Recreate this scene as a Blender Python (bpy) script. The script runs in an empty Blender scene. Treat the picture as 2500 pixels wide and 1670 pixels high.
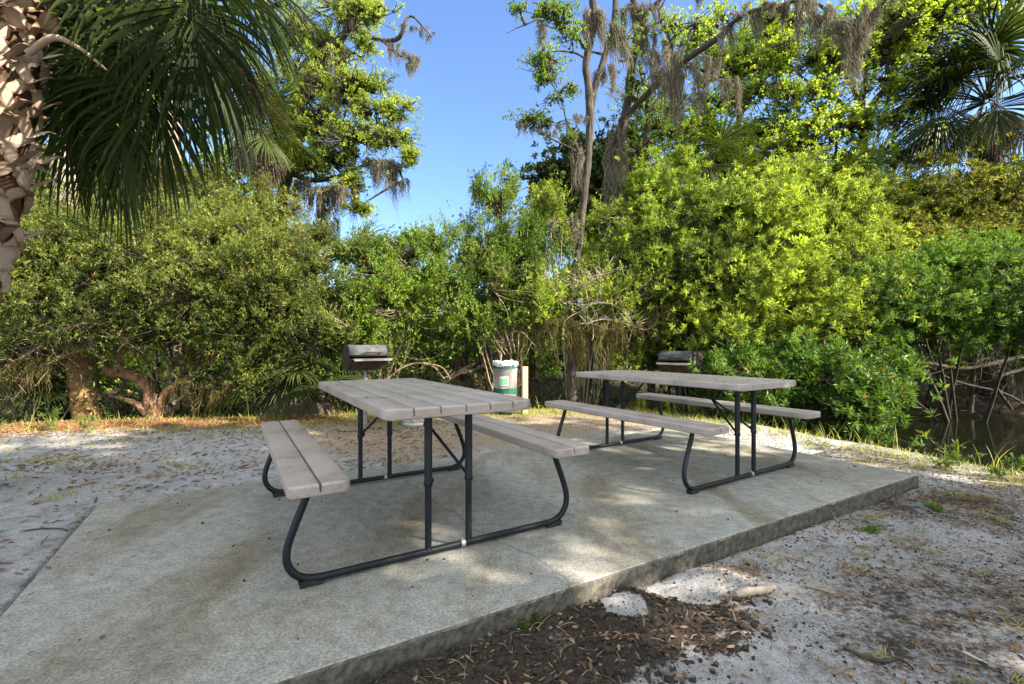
import bpy, bmesh, math
import numpy as np
from mathutils import Vector
R = math.radians
C = bpy.context.scene.collection
SC = bpy.context.scene
# ------------------------------------------------------------------ camera
CAMH, FPX, CX, CY = 1.046, 1150.6, 1250.0, 840.3
cd = bpy.data.cameras.new('camera'); cam = bpy.data.objects.new('camera', cd); C.objects.link(cam)
cam.location = (0, 0, CAMH); cam.rotation_euler = (R(90), 0, 0)
cd.sensor_width = 36.0; cd.lens = 36.0*FPX/2500; cd.shift_y = (CY-835)/2500
cd.clip_start = 0.05; cd.clip_end = 600
SC.camera = cam
# ------------------------------------------------------------------ light
SUN_EL, SUN_H = R(33), np.array([0.93, -0.37])
SUN_AZ = math.atan2(SUN_H[0], SUN_H[1])
w = bpy.data.worlds.new('World'); SC.world = w; w.use_nodes = True
nt = w.node_tree; nt.nodes.clear()
sky = nt.nodes.new('ShaderNodeTexSky'); sky.sky_type = 'NISHITA'; sky.sun_disc = False
sky.sun_elevation = SUN_EL; sky.sun_rotation = SUN_AZ
sky.air_density = 1.0; sky.dust_density = 1.3; sky.ozone_density = 2.0
bg = nt.nodes.new('ShaderNodeBackground'); bg.inputs[1].default_value = 0.088
wo = nt.nodes.new('ShaderNodeOutputWorld')
# bright cloud layer added overhead and behind the viewer, unseen, as fill light
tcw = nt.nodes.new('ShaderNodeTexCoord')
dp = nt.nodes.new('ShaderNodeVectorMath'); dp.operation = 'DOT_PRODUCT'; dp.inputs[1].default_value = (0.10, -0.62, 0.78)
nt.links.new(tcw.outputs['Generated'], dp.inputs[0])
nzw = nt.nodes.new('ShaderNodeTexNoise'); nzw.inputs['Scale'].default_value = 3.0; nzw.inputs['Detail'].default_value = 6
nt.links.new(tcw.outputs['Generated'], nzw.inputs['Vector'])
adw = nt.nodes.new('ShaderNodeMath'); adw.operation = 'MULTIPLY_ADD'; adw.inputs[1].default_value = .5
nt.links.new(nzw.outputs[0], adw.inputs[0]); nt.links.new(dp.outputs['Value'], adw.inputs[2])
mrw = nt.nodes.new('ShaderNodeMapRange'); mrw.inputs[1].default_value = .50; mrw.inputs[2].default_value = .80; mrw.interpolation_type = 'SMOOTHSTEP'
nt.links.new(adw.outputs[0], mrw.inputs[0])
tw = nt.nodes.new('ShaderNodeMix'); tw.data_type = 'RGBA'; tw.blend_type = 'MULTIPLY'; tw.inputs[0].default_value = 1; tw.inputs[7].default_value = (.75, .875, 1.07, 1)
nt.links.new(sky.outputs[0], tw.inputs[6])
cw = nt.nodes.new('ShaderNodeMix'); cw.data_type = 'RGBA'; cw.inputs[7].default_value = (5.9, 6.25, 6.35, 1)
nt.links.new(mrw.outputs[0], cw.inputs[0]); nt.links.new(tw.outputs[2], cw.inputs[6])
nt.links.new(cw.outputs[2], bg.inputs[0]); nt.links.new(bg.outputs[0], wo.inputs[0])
sd = bpy.data.lights.new('sun', 'SUN'); sd.energy = 5.0; sd.angle = R(0.53); sd.color = (1.0, 0.90, 0.74)
sun = bpy.data.objects.new('sun', sd); C.objects.link(sun)
sv = Vector((SUN_H[0]*math.cos(SUN_EL), SUN_H[1]*math.cos(SUN_EL), math.sin(SUN_EL)))
sun.rotation_euler = sv.to_track_quat('Z', 'Y').to_euler()
SC.view_settings.view_transform = 'Standard'; SC.view_settings.look = 'None'
SC.view_settings.gamma = 1.0; SC.view_settings.exposure = 1.98
SC.cycles.max_bounces = 7; SC.cycles.diffuse_bounces = 4; SC.cycles.transmission_bounces = 4
SC.cycles.glossy_bounces = 3; SC.cycles.sample_clamp_indirect = 6
SC.cycles.use_denoising = True

# ------------------------------------------------------------------ helpers
rng = np.random.default_rng(7)
def P(u, v, Y): return np.array([(u-CX)*Y/FPX, Y, CAMH-(v-CY)*Y/FPX])
def G(u, v, z): Y = FPX*(CAMH-z)/(v-CY); return np.array([(u-CX)*Y/FPX, Y])
def norm(a): return a/np.maximum(np.linalg.norm(a, axis=-1, keepdims=True), 1e-9)
UP = np.array([0, 0, 1.0])
OFF = {}
def tag(o, label=None, cat=None, group=None, kind=None):
    if label: o['label'] = label
    if cat: o['category'] = cat
    if group: o['group'] = group
    if kind: o['kind'] = kind
    return o
def thing(name, loc, label, cat, group=None, rz=0):
    o = bpy.data.objects.new(name, None); C.objects.link(o)
    o.location = tuple(float(x) for x in loc); o.rotation_euler = (0, 0, rz); o.empty_display_size = .1
    OFF[o] = np.array(loc, float)
    return tag(o, label, cat, group)
class Geo:
    def __init__(s): s.V = []; s.F = []; s.T = []; s.n = 0; s.M = []
    def add(s, V, F, t=0.5, m=0):
        V = np.asarray(V, float).reshape(-1, 3); F = np.asarray(F, np.int64)
        s.V.append(V); s.F.append(F+s.n); s.n += len(V)
        s.T.append(np.broadcast_to(np.asarray(t, float).reshape(-1) if np.ndim(t) else np.full(1, t), (len(V),)) if np.ndim(t) != 1 or len(np.atleast_1d(t)) == 1 else np.asarray(t))
        s.M.append(np.full(len(F), m))
    def build(s, name, mats, parent=None, smooth=False, local=False, shift=None):
        V = np.concatenate(s.V)
        off = np.zeros(3)
        if shift is not None: off = np.array(shift, float)
        elif parent is not None and not local: off = OFF[parent]
        V = V-off
        me = bpy.data.meshes.new(name)
        me.vertices.add(len(V)); me.vertices.foreach_set('co', V.astype(np.float32).ravel())
        lt = np.concatenate([np.full(len(f), f.shape[1]) for f in s.F])
        lv = np.concatenate([f.ravel() for f in s.F])
        me.loops.add(len(lv)); me.loops.foreach_set('vertex_index', lv.astype(np.int32))
        me.polygons.add(len(lt)); me.polygons.foreach_set('loop_start', np.concatenate([[0], np.cumsum(lt)[:-1]]).astype(np.int32))
        me.polygons.foreach_set('loop_total', lt.astype(np.int32))
        if not isinstance(mats, (list, tuple)): mats = [mats]
        for m in mats: me.materials.append(m)
        if len(mats) > 1: me.polygons.foreach_set('material_index', np.concatenate(s.M).astype(np.int32))
        me.polygons.foreach_set('use_smooth', np.full(len(lt), smooth))
        a = me.attributes.new('tint', 'FLOAT', 'POINT'); a.data.foreach_set('value', np.concatenate(s.T).astype(np.float32))
        me.update(calc_edges=True)
        o = bpy.data.objects.new(name, me); C.objects.link(o)
        if shift is not None: o.location = tuple(float(x) for x in off)
        if parent is not None: o.parent = parent; OFF[o] = OFF.get(parent, np.zeros(3))
        return o
def noise3(p, f=1.0, seed=0):
    r = np.random.default_rng(seed); p = np.asarray(p)*f; o = np.zeros(p.shape[:-1])
    for i in range(7):
        d = r.normal(size=3); d /= np.linalg.norm(d); k = 1.0+1.2*r.random()
        o += np.sin(p@(d*k*2.2)+r.random()*6.28)
    return o/3.2
# tubes ----------------------------------------------------------------
def frames(pts):
    t = np.gradient(pts, axis=-2); t = norm(t)
    ref = np.where(np.abs(t[..., 2:3]) > .9, np.array([1.0, 0, 0]), UP)
    a = norm(np.cross(t, ref)); b = np.cross(a, t)
    return a, b
def tube(g, pts, rad, sides=8, t=.5, caps=True, jitter=0, seed=0):
    pts = np.asarray(pts, float); n = len(pts); rad = np.broadcast_to(np.asarray(rad, float), (n,))
    tt = norm(np.gradient(pts, axis=0)); a = np.cross(tt[0], UP)
    if np.linalg.norm(a) < .15: a = np.cross(tt[0], [1.0, 0, 0])
    a = a/np.linalg.norm(a); A = []
    for i in range(n):
        a = a-tt[i]*(a@tt[i]); a = a/np.linalg.norm(a); A.append(a)
    A = np.array(A); B = np.cross(tt, A)
    th = np.arange(sides)*2*np.pi/sides
    r = rad[:, None]*np.ones((1, sides))
    if jitter: r = r*(1+jitter*np.random.default_rng(seed).normal(size=r.shape))
    V = pts[:, None]+r[..., None]*(np.cos(th)[None, :, None]*A[:, None]+np.sin(th)[None, :, None]*B[:, None])
    i = np.arange(n-1)[:, None]*sides; j = np.arange(sides)[None]; k = (j+1) % sides
    F = np.stack([i+j, i+k, i+sides+k, i+sides+j], -1).reshape(-1, 4)
    V = V.reshape(-1, 3)
    g.add(V, F, t)
    if caps:
        V2 = np.concatenate([V[:sides], V[-sides:]])
        g.add(V2, np.array([list(range(sides))[::-1]]), t); g.F[-1] = g.F[-1]
        g.add(V2[sides:], np.array([list(range(sides))]), t)
def smooth_path(pts, n=24):
    """Catmull-Rom through rows (any columns)."""
    p = np.asarray(pts, float); p = np.vstack([2*p[0]-p[1], p, 2*p[-1]-p[-2]])
    m = len(p)-3; out = []
    for q in np.linspace(0, m-1e-6, n):
        i = int(q); s = q-i; a, b, c, d = p[i], p[i+1], p[i+2], p[i+3]
        out.append(.5*((2*b)+(-a+c)*s+(2*a-5*b+4*c-d)*s*s+(-a+3*b-3*c+d)*s**3))
    return np.array(out)
def bez_tubes(g, A, B, Cc, r0, r1, nseg=5, sides=4, t=.5):
    """many curved twigs at once: quadratic curves A->C with control B."""
    N = len(A)
    if N == 0: return
    s = np.linspace(0, 1, nseg+1)[None, :, None]
    p = (1-s)**2*A[:, None]+2*s*(1-s)*B[:, None]+s*s*Cc[:, None]
    a, b = frames(p)
    r = (np.broadcast_to(r0, (N,))[:, None]*(1-s[..., 0])+np.broadcast_to(r1, (N,))[:, None]*s[..., 0])
    th = np.arange(sides)*2*np.pi/sides
    V = p[:, :, None]+r[:, :, None, None]*(np.cos(th)[None, None, :, None]*a[:, :, None]+np.sin(th)[None, None, :, None]*b[:, :, None])
    V = V.reshape(-1, 3)
    base = (np.arange(N)*(nseg+1)*sides)[:, None, None]; i = (np.arange(nseg)*sides)[None, :, None]
    j = np.arange(sides)[None, None]; k = (j+1) % sides
    F = np.stack([base+i+j, base+i+k, base+i+sides+k, base+i+sides+j], -1).reshape(-1, 4)
    g.add(V, F, t)
# foliage --------------------------------------------------------------
def px_blobs(bl):
    out = []
    for b in bl:
        u, v, Y, ru, rv = b[:5]; dn = b[5] if len(b) > 5 else 1.0
        c = P(u, v, Y); sx = ru*Y/FPX; sz = rv*Y/FPX
        out.append((c, np.array([sx, min(.5*(sx+sz), 1.3), sz]), dn))
    return out
def crown_points(blobs, n, r, carve=.0, freq=1.6, seed=0, gauss=0, zs=.5, fine=0, fth=-.15):
    wgt = np.array([b[1][0]*b[1][2]*b[2] for b in blobs]); wgt /= wgt.sum()
    idx = r.choice(len(blobs), n, p=wgt)
    c = np.array([b[0] for b in blobs])[idx]; s = np.array([b[1] for b in blobs])[idx]
    d = norm(r.normal(size=(n, 3)))
    rad = .35+.65*r.random((n, 1))**.6
    lump = 1+.42*noise3(d*1.0+idx[:, None]*3.1, 1.5, seed)[:, None]
    p = c+d*s*rad*lump
    if gauss:
        q = r.random((n, 1)) < gauss; p = np.where(q, c+s*r.normal(size=(n, 3))*np.array([.68, .6, zs]), p)
    if carve > -5:
        keep = noise3(p, freq, seed+5) > carve-1.2
        if fine: keep &= noise3(p, fine, seed+9) > fth
        p, d, idx, s = p[keep], d[keep], idx[keep], s[keep]
    return p, norm(d*s), idx
def leaves(g, p, out, r, k=8, L=.06, W=.02, twig=.12, up=.5, spread=.9, fold=.25, tint=None, droop=0.0, lrand=.45, old=.022):
    n = len(p)
    if tint is None: tint = .45+.28*noise3(p, .9, 77)+.20*noise3(p, 2.6, 78)
    ct = np.clip(tint+.16*r.normal(size=n), 0, 1)
    t = norm(out*.8+UP*up+r.normal(size=(n, 3))*.45)
    a = norm(np.cross(t, r.normal(size=(n, 3)))); b = np.cross(t, a)
    ph = (np.arange(k)[None]*2.4+r.random((n, 1))*6.28+r.random((n, k))*.5)
    rad = np.cos(ph)[..., None]*a[:, None]+np.sin(ph)[..., None]*b[:, None]
    s = (r.random((n, k))**.7)
    pos = p[:, None]-t[:, None]*(twig*(1-s))[..., None]
    l = norm(rad*(spread*(1.15-.6*s))[..., None]+t[:, None]*(.25+.75*s)[..., None]-UP*droop+r.normal(size=(n, k, 3))*.12)
    w_ = norm(np.cross(l, norm(UP*1.0+r.normal(size=(n, k, 3))*.55)))
    nn = np.cross(w_, l)
    LL = (L*(1-lrand/2+lrand*r.random((n, k))))[..., None]; WW = LL*(W/L)
    pos0 = pos; tip = pos+l*LL-UP*LL*droop*.3; mid = pos+l*LL*.48
    s1 = mid+w_*WW*.5+nn*WW*fold; s2 = mid-w_*WW*.5+nn*WW*fold
    V = np.stack([pos0, s1, tip, s2], 2).reshape(-1, 3)
    m = n*k; q = np.arange(m)[:, None]*4
    F = np.concatenate([q+np.array([[0, 2, 1]]), q+np.array([[0, 3, 2]])])
    lt = np.clip(ct[:, None]+.13*r.normal(size=(n, k)), 0, 1)
    lt = np.where(r.random((n, k)) < old, 1.5, lt)
    g.add(V, F, np.repeat(lt.ravel(), 4))
    return t
def twigs_for(g, p, t, blobs, idx, r, frac=.35, rad=.004, hubs=11):
    """side branches from a few hubs in every lump to its leaf clusters"""
    n = len(p); sel = np.nonzero(r.random(n) < frac)[0]
    if len(sel) == 0: return
    c = np.array([b[0] for b in blobs]); s = np.array([b[1] for b in blobs])
    h = c[:, None]+r.normal(size=(len(blobs), hubs, 3))*s[:, None]*.28-np.array([0, 0, .25])*s[:, None, 2:3]
    hh = h[idx[sel]]; dist = np.linalg.norm(hh-p[sel][:, None], axis=-1); j = dist.argmin(1)
    A = hh[np.arange(len(sel)), j]; Cc = p[sel]
    B = .5*(A+Cc)-UP*.15*np.linalg.norm(Cc-A, axis=1)[:, None]+r.normal(size=A.shape)*.12*np.linalg.norm(Cc-A, axis=1)[:, None]
    bez_tubes(g, A, B, Cc, rad*2.2, rad*.7, 4, 3, .4)
    return h
def connect(g, src, blobs, hubs, r, r0=.03):
    """limbs from given source points to every lump's hubs"""
    src = np.asarray(src)
    for b, hs in zip(blobs, hubs):
        c = b[0]
        dd = np.linalg.norm(src-c, axis=1)+.7*np.maximum(0, src[:, 2]-c[2]); a = src[dd.argmin()]
        m = .55*a+.45*c+r.normal(size=3)*.08+np.array([0, 0, .1])
        bez_tubes(g, a[None], m[None], c[None], r0, r0*.55, 8, 6, .5)
        n = len(hs); bez_tubes(g, np.repeat(c[None], n, 0), .5*(c+hs)+r.normal(size=hs.shape)*.06, hs, r0*.55, r0*.22, 5, 4, .5)
# moss -----------------------------------------------------------------
def moss_clump(g, c, L, wd, n, r, wid=.009, seg=6):
    c = np.asarray(c, float); m = max(2, int(2+wd/.09)); n = int(n*.95)
    off = np.column_stack([np.linspace(-.5, .5, m)*wd*1.5+r.normal(size=m)*wd*.12, r.normal(size=m)*wd*.3, r.normal(size=m)*.03*L])
    Lt = L*(.35+.75*r.random(m)**1.2); Lt[r.integers(m)] = L
    tl = r.integers(0, m, n); tw = np.maximum(wd/m*.9, .03)
    st = c+off[tl]+r.normal(size=(n, 3))*np.array([tw, tw, .04*L])*.6
    ln = Lt[tl]*(.15+.85*r.random(n)**.9)
    s = np.linspace(0, 1, seg+1)
    conv = ((c+off[tl])-st)*np.array([1, 1, 0])*.75
    walk = np.cumsum(r.normal(size=(n, seg+1, 3))*.021*np.sqrt(L), axis=1)*np.array([1, 1, .3])
    walk -= walk[:, :1]
    tailw = np.cumsum(r.normal(size=(m, seg+1, 3))*.03*np.sqrt(L), axis=1)*np.array([1, 1, 0]); tailw -= tailw[:, :1]
    p = st[:, None]+conv[:, None]*s[None, :, None]**1.1+walk+tailw[tl]-UP*ln[:, None, None]*s[None, :, None]
    ang = r.random(n)*6.28; wv = np.stack([np.cos(ang), np.sin(ang)*.6, .35*r.normal(size=n)], 1)
    ww = (wid*(.5+r.random(n)))[:, None]*np.array([.8, 1, .9, .8, .7, .5, .15])[None, :seg+1]
    Lf = p+wv[:, None]*ww[..., None]*.5; Rt = p-wv[:, None]*ww[..., None]*.5
    V = np.stack([Lf, Rt], 2).reshape(-1, 3)
    b = (np.arange(n)*(seg+1)*2)[:, None]; i = (np.arange(seg)*2)[None]
    F = np.stack([b+i, b+i+1, b+i+3, b+i+2], -1).reshape(-1, 4)
    g.add(V, F, np.repeat(np.clip(.5+.28*r.normal(size=n), 0, 1), (seg+1)*2))
# palm fronds ----------------------------------------------------------
def frond(parent, hast, org, L=.9, n=46, spread=2.15, droop=.8, wid=1.0, fwd=None, mats=None, seed=0, roll=0.0, label=None, tint=.5, foldk=.25, name='frond', costa=.3):
    r = np.random.default_rng(seed)
    hast = np.asarray(hast, float); org = np.asarray(org, float)
    if fwd is None: fwd = norm(hast-org)-UP*.25
    fwd = norm(np.asarray(fwd, float))
    side = norm(np.cross(fwd, UP)) if abs(fwd[2]) < .95 else np.array([1.0, 0, 0])
    nr = np.cross(side, fwd)
    if roll: side, nr = side*math.cos(roll)+nr*math.sin(roll), nr*math.cos(roll)-side*math.sin(roll)
    ph = np.linspace(-spread, spread, n)+r.normal(size=n)*.015
    q = 1-np.abs(ph)/spread
    p0 = hast+(fwd*q[:, None]-UP*(q[:, None]**2)*.35*droop)*costa*L
    d = fwd*np.cos(ph)[:, None]+side*np.sin(ph)[:, None]-nr*(foldk*np.abs(np.sin(ph)))[:, None]+r.normal(size=(n, 3))*.03
    d = norm(d-UP*(q[:, None]*.25*droop))
    ln = L*(.62+.38*np.cos(ph/spread*1.25))*(.93+.14*r.random(n))
    S = 7; s = np.linspace(0, 1, S); pts = [p0]; dd = d.copy(); dr = droop*(.7+.6*r.random(n))[:, None]
    for i in range(1, S):
        dd = norm(dd-UP*dr*(.035+.9*max(0, s[i]-.42)**1.25)); pts.append(pts[-1]+dd*(ln/(S-1))[:, None])
    p = np.stack(pts, 1)
    tt = norm(np.gradient(p, axis=1)); wv = norm(np.cross(tt, nr+UP*.01)); nv = np.cross(wv, tt)
    sp = L*2*spread/n*.66*wid
    wf = np.interp(s, [0, .1, .42, .7, 1], [.08, .3, .60, .36, .02])*sp*1.0
    half = wf[None, :, None]
    A = p+wv*half*.5-nv*half*.22; B = p+nv*half*.1; D = p-wv*half*.5-nv*half*.22
    V = np.stack([A, B, D], 2).reshape(-1, 3)
    b = (np.arange(n)*S*3)[:, None, None]; i = (np.arange(S-1)*3)[None, :, None]; k = np.arange(2)[None, None]
    F = np.stack([b+i+k, b+i+k+1, b+i+k+4, b+i+k+3], -1).reshape(-1, 4)
    g = Geo(); g.add(V, F, np.repeat(np.clip(tint+.13*r.normal(size=n), 0, 1), S*3))
    o = g.build(name, mats[0], parent)
    if label: o['label'] = label
    g2 = Geo()
    m = .5*(hast+org)+UP*.12*np.linalg.norm(hast-org)
    bez_tubes(g2, org[None], m[None], hast[None], .017*max(L, .6), .009*max(L, .6), 8, 6, tint)
    cp = hast+fwd*costa*L*.9-UP*.25*droop*costa*L
    bez_tubes(g2, hast[None], (.5*(hast+cp)+UP*.01)[None], cp[None], .009*L, .003, 5, 5, tint)
    g2.build('petiole', mats[1], o)
    return o

# ------------------------------------------------------------------ materials
def mat(name):
    m = bpy.data.materials.new(name); m.use_nodes = True; n = m.node_tree; n.nodes.clear()
    o = n.nodes.new('ShaderNodeOutputMaterial'); return m, n, o
def N(n, typ, **kw):
    x = n.nodes.new(typ)
    for k, v in kw.items():
        if k.startswith('i_'):
            key = k[2:]; key = int(key) if key.isdigit() else key.replace('_', ' ')
            x.inputs[key].default_value = v
        else: setattr(x, k, v)
    return x
def col(c): return (c[0], c[1], c[2], 1)
def leaf_mat(name, c1, c2, trans=.35, rough=.5, spec=.28, tmul=(1.25, 1.25, .6)):
    m, n, o = mat(name)
    at = N(n, 'ShaderNodeAttribute', attribute_name='tint')
    mx = N(n, 'ShaderNodeMix', data_type='RGBA'); mx.inputs[6].default_value = col(c1); mx.inputs[7].default_value = col(c2)
    n.links.new(at.outputs['Fac'], mx.inputs[0]); m0 = mx
    m1 = N(n, 'ShaderNodeMapRange'); m1.inputs[1].default_value = 1.15; m1.inputs[2].default_value = 1.35; n.links.new(at.outputs['Fac'], m1.inputs[0])
    mx = N(n, 'ShaderNodeMix', data_type='RGBA'); mx.inputs[7].default_value = (.30, .15, .05, 1); n.links.new(m1.outputs[0], mx.inputs[0]); n.links.new(m0.outputs[2], mx.inputs[6])
    p = N(n, 'ShaderNodeBsdfPrincipled', i_Roughness=rough); p.inputs['Specular IOR Level'].default_value = spec
    n.links.new(mx.outputs[2], p.inputs['Base Color'])
    tr = N(n, 'ShaderNodeBsdfTranslucent')
    ml = N(n, 'ShaderNodeMix', data_type='RGBA', blend_type='MULTIPLY'); ml.inputs[0].default_value = 1; ml.inputs[7].default_value = col(tmul)
    n.links.new(mx.outputs[2], ml.inputs[6]); n.links.new(ml.outputs[2], tr.inputs[0])
    ms = N(n, 'ShaderNodeMixShader'); ms.inputs[0].default_value = trans
    n.links.new(p.outputs[0], ms.inputs[1]); n.links.new(tr.outputs[0], ms.inputs[2]); n.links.new(ms.outputs[0], o.inputs[0])
    return m
def rough_mat(name, stops, scale=8, rough=.85, bump=.5, bscale=30, detail=6, stretch=(1, 1, 1), metallic=0, spec=.3, dist=.01, attr=0.0):
    """noise colour ramp + bump. stops = [(pos, colour)...]"""
    m, n, o = mat(name)
    tc = N(n, 'ShaderNodeTexCoord'); mp = N(n, 'ShaderNodeMapping'); mp.inputs['Scale'].default_value = stretch
    n.links.new(tc.outputs['Object'], mp.inputs[0])
    a = N(n, 'ShaderNodeTexNoise', i_Scale=scale, i_Detail=detail, i_Roughness=.65); n.links.new(mp.outputs[0], a.inputs['Vector'])
    cr = N(n, 'ShaderNodeValToRGB')
    while len(cr.color_ramp.elements) < len(stops): cr.color_ramp.elements.new(.5)
    for e, (q, c) in zip(cr.color_ramp.elements, stops): e.position = q; e.color = col(c)
    if attr:
        at = N(n, 'ShaderNodeAttribute', attribute_name='tint')
        mm = N(n, 'ShaderNodeMix', data_type='FLOAT'); mm.inputs[0].default_value = attr
        n.links.new(a.outputs[0], mm.inputs[2]); n.links.new(at.outputs['Fac'], mm.inputs[3]); n.links.new(mm.outputs[0], cr.inputs[0])
    else: n.links.new(a.outputs[0], cr.inputs[0])
    p = N(n, 'ShaderNodeBsdfPrincipled', i_Roughness=rough, i_Metallic=metallic); p.inputs['Specular IOR Level'].default_value = spec
    n.links.new(cr.outputs[0], p.inputs['Base Color'])
    b = N(n, 'ShaderNodeTexNoise', i_Scale=bscale, i_Detail=5, i_Roughness=.7); n.links.new(mp.outputs[0], b.inputs['Vector'])
    bp = N(n, 'ShaderNodeBump', i_Strength=bump, i_Distance=dist); n.links.new(b.outputs[0], bp.inputs['Height'])
    n.links.new(bp.outputs[0], p.inputs['Normal']); n.links.new(p.outputs[0], o.inputs[0])
    return m
M = {}
M['olive_leaf'] = leaf_mat('olive_leaf', (.022, .042, .012), (.24, .29, .055), .38)
M['lime_leaf'] = leaf_mat('lime_leaf', (.045, .085, .016), (.48, .59, .085), .45)
M['green_leaf'] = leaf_mat('green_leaf', (.045, .095, .018), (.25, .37, .055), .42)
M['maple_leaf'] = leaf_mat('maple_leaf', (.15, .23, .025), (.47, .58, .08), .5)
M['oak_leaf'] = leaf_mat('oak_leaf', (.17, .24, .035), (.54, .64, .12), .5)
M['mid_leaf'] = leaf_mat('mid_leaf', (.04, .08, .016), (.38, .50, .07), .45)
M['deep_leaf'] = leaf_mat('deep_leaf', (.028, .065, .014), (.17, .29, .045), .38)
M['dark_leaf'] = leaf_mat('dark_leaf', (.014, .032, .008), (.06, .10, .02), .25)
M['bronze_leaf'] = leaf_mat('bronze_leaf', (.03, .045, .012), (.33, .35, .06), .38)
M['palm_leaf'] = leaf_mat('palm_leaf', (.006, .013, .005), (.055, .080, .018), .32, rough=.5, spec=.14, tmul=(1.6, 1.6, .5))  # shaded look of the fronds put into this dark leaf colour
M['palm_leaf_lit'] = leaf_mat('palm_leaf_lit', (.07, .10, .016), (.28, .33, .07), .4, rough=.4)  # brighter copy of the palm leaf, sunlight put into its colour
M['dead_frond'] = leaf_mat('dead_frond', (.10, .06, .03), (.34, .24, .14), .25, rough=.7, tmul=(1.1, .9, .7))
M['palmetto'] = leaf_mat('palmetto', (.03, .045, .012), (.13, .17, .04), .35, rough=.5, spec=.2)
M['dead_grey'] = leaf_mat('dead_grey', (.07, .055, .04), (.24, .20, .155), .2, rough=.8, tmul=(1.1, .95, .8))
M['moss'] = leaf_mat('moss', (.075, .068, .050), (.29, .262, .195), .3, rough=.9, spec=.1, tmul=(1, .95, .8))
M['moss_olive'] = leaf_mat('moss_olive', (.05, .045, .016), (.17, .15, .055), .3, rough=.9, spec=.1, tmul=(1, .95, .8))
M['grass'] = leaf_mat('grass', (.13, .15, .03), (.44, .44, .11), .4)
M['weed'] = leaf_mat('weed', (.05, .09, .015), (.17, .25, .05), .4)
M['litter'] = leaf_mat('litter', (.07, .035, .02), (.36, .24, .15), .1, rough=.75, tmul=(1.1, .8, .5))
M['mat_litter'] = leaf_mat('mat_litter', (.12, .065, .035), (.40, .26, .14), .1, rough=.8, tmul=(1.1, .8, .5))
M['litter_red'] = leaf_mat('litter_red', (.17, .065, .028), (.43, .23, .125), .15, rough=.75, tmul=(1.1, .8, .5))
M['bark'] = rough_mat('bark', [(.36, (.018, .014, .012)), (.62, (.105, .088, .074))], 18, .9, 1, 22, stretch=(1, 1, .16), dist=.05)
M['bark_pale'] = rough_mat('bark_pale', [(.3, (.13, .11, .09)), (.7, (.40, .34, .28))], 12, .9, .9, 26, stretch=(1, 1, .22), dist=.03)
M['bark_dark'] = rough_mat('bark_dark', [(.3, (.016, .012, .010)), (.7, (.075, .058, .045))], 14, .9, .9, 26, stretch=(1, 1, .25), dist=.03)
M['bark_orange'] = rough_mat('bark_orange', [(.32, (.07, .038, .02)), (.66, (.34, .20, .115))], 9, .9, 1, 24, stretch=(1, 1, .4), dist=.04)
M['bark_red'] = rough_mat('bark_red', [(.3, (.07, .03, .015)), (.7, (.26, .12, .06))], 14, .9, .9, 26, stretch=(1, 1, .2), dist=.03)
M['palm_bark'] = rough_mat('palm_bark', [(.25, (.13, .095, .07)), (.75, (.42, .35, .29))], 7, .9, .8, 30, stretch=(1, 1, 3), dist=.02)
M['palm_bark_brown'] = rough_mat('palm_bark_brown', [(.25, (.10, .06, .025)), (.75, (.33, .21, .09))], 10, .9, .8, 30, stretch=(1, 1, 2), dist=.02)
M['stump_bark'] = rough_mat('stump_bark', [(.3, (.035, .026, .012)), (.7, (.16, .125, .055))], 12, .95, 1, 30, dist=.03)
M['fibre'] = rough_mat('fibre', [(.3, (.03, .02, .012)), (.7, (.14, .08, .045))], 20, .95, .9, 60, stretch=(1, 1, .4))
M['boot'] = rough_mat('boot', [(.20, (.11, .055, .028)), (.40, (.30, .20, .13)), (.68, (.44, .36, .285))], 9, .75, .6, 50, stretch=(1, 1, .5), attr=.6, dist=.006)
M['twig'] = rough_mat('twig', [(.3, (.13, .085, .055)), (.7, (.36, .28, .21))], 12, .9, .3, 40)
M['twig_dark'] = rough_mat('twig_dark', [(.3, (.022, .017, .013)), (.7, (.085, .066, .05))], 12, .9, .3, 40)
M['twig_pale'] = rough_mat('twig_pale', [(.3, (.25, .2, .15)), (.7, (.5, .42, .35))], 12, .9, .3, 40)

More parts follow.
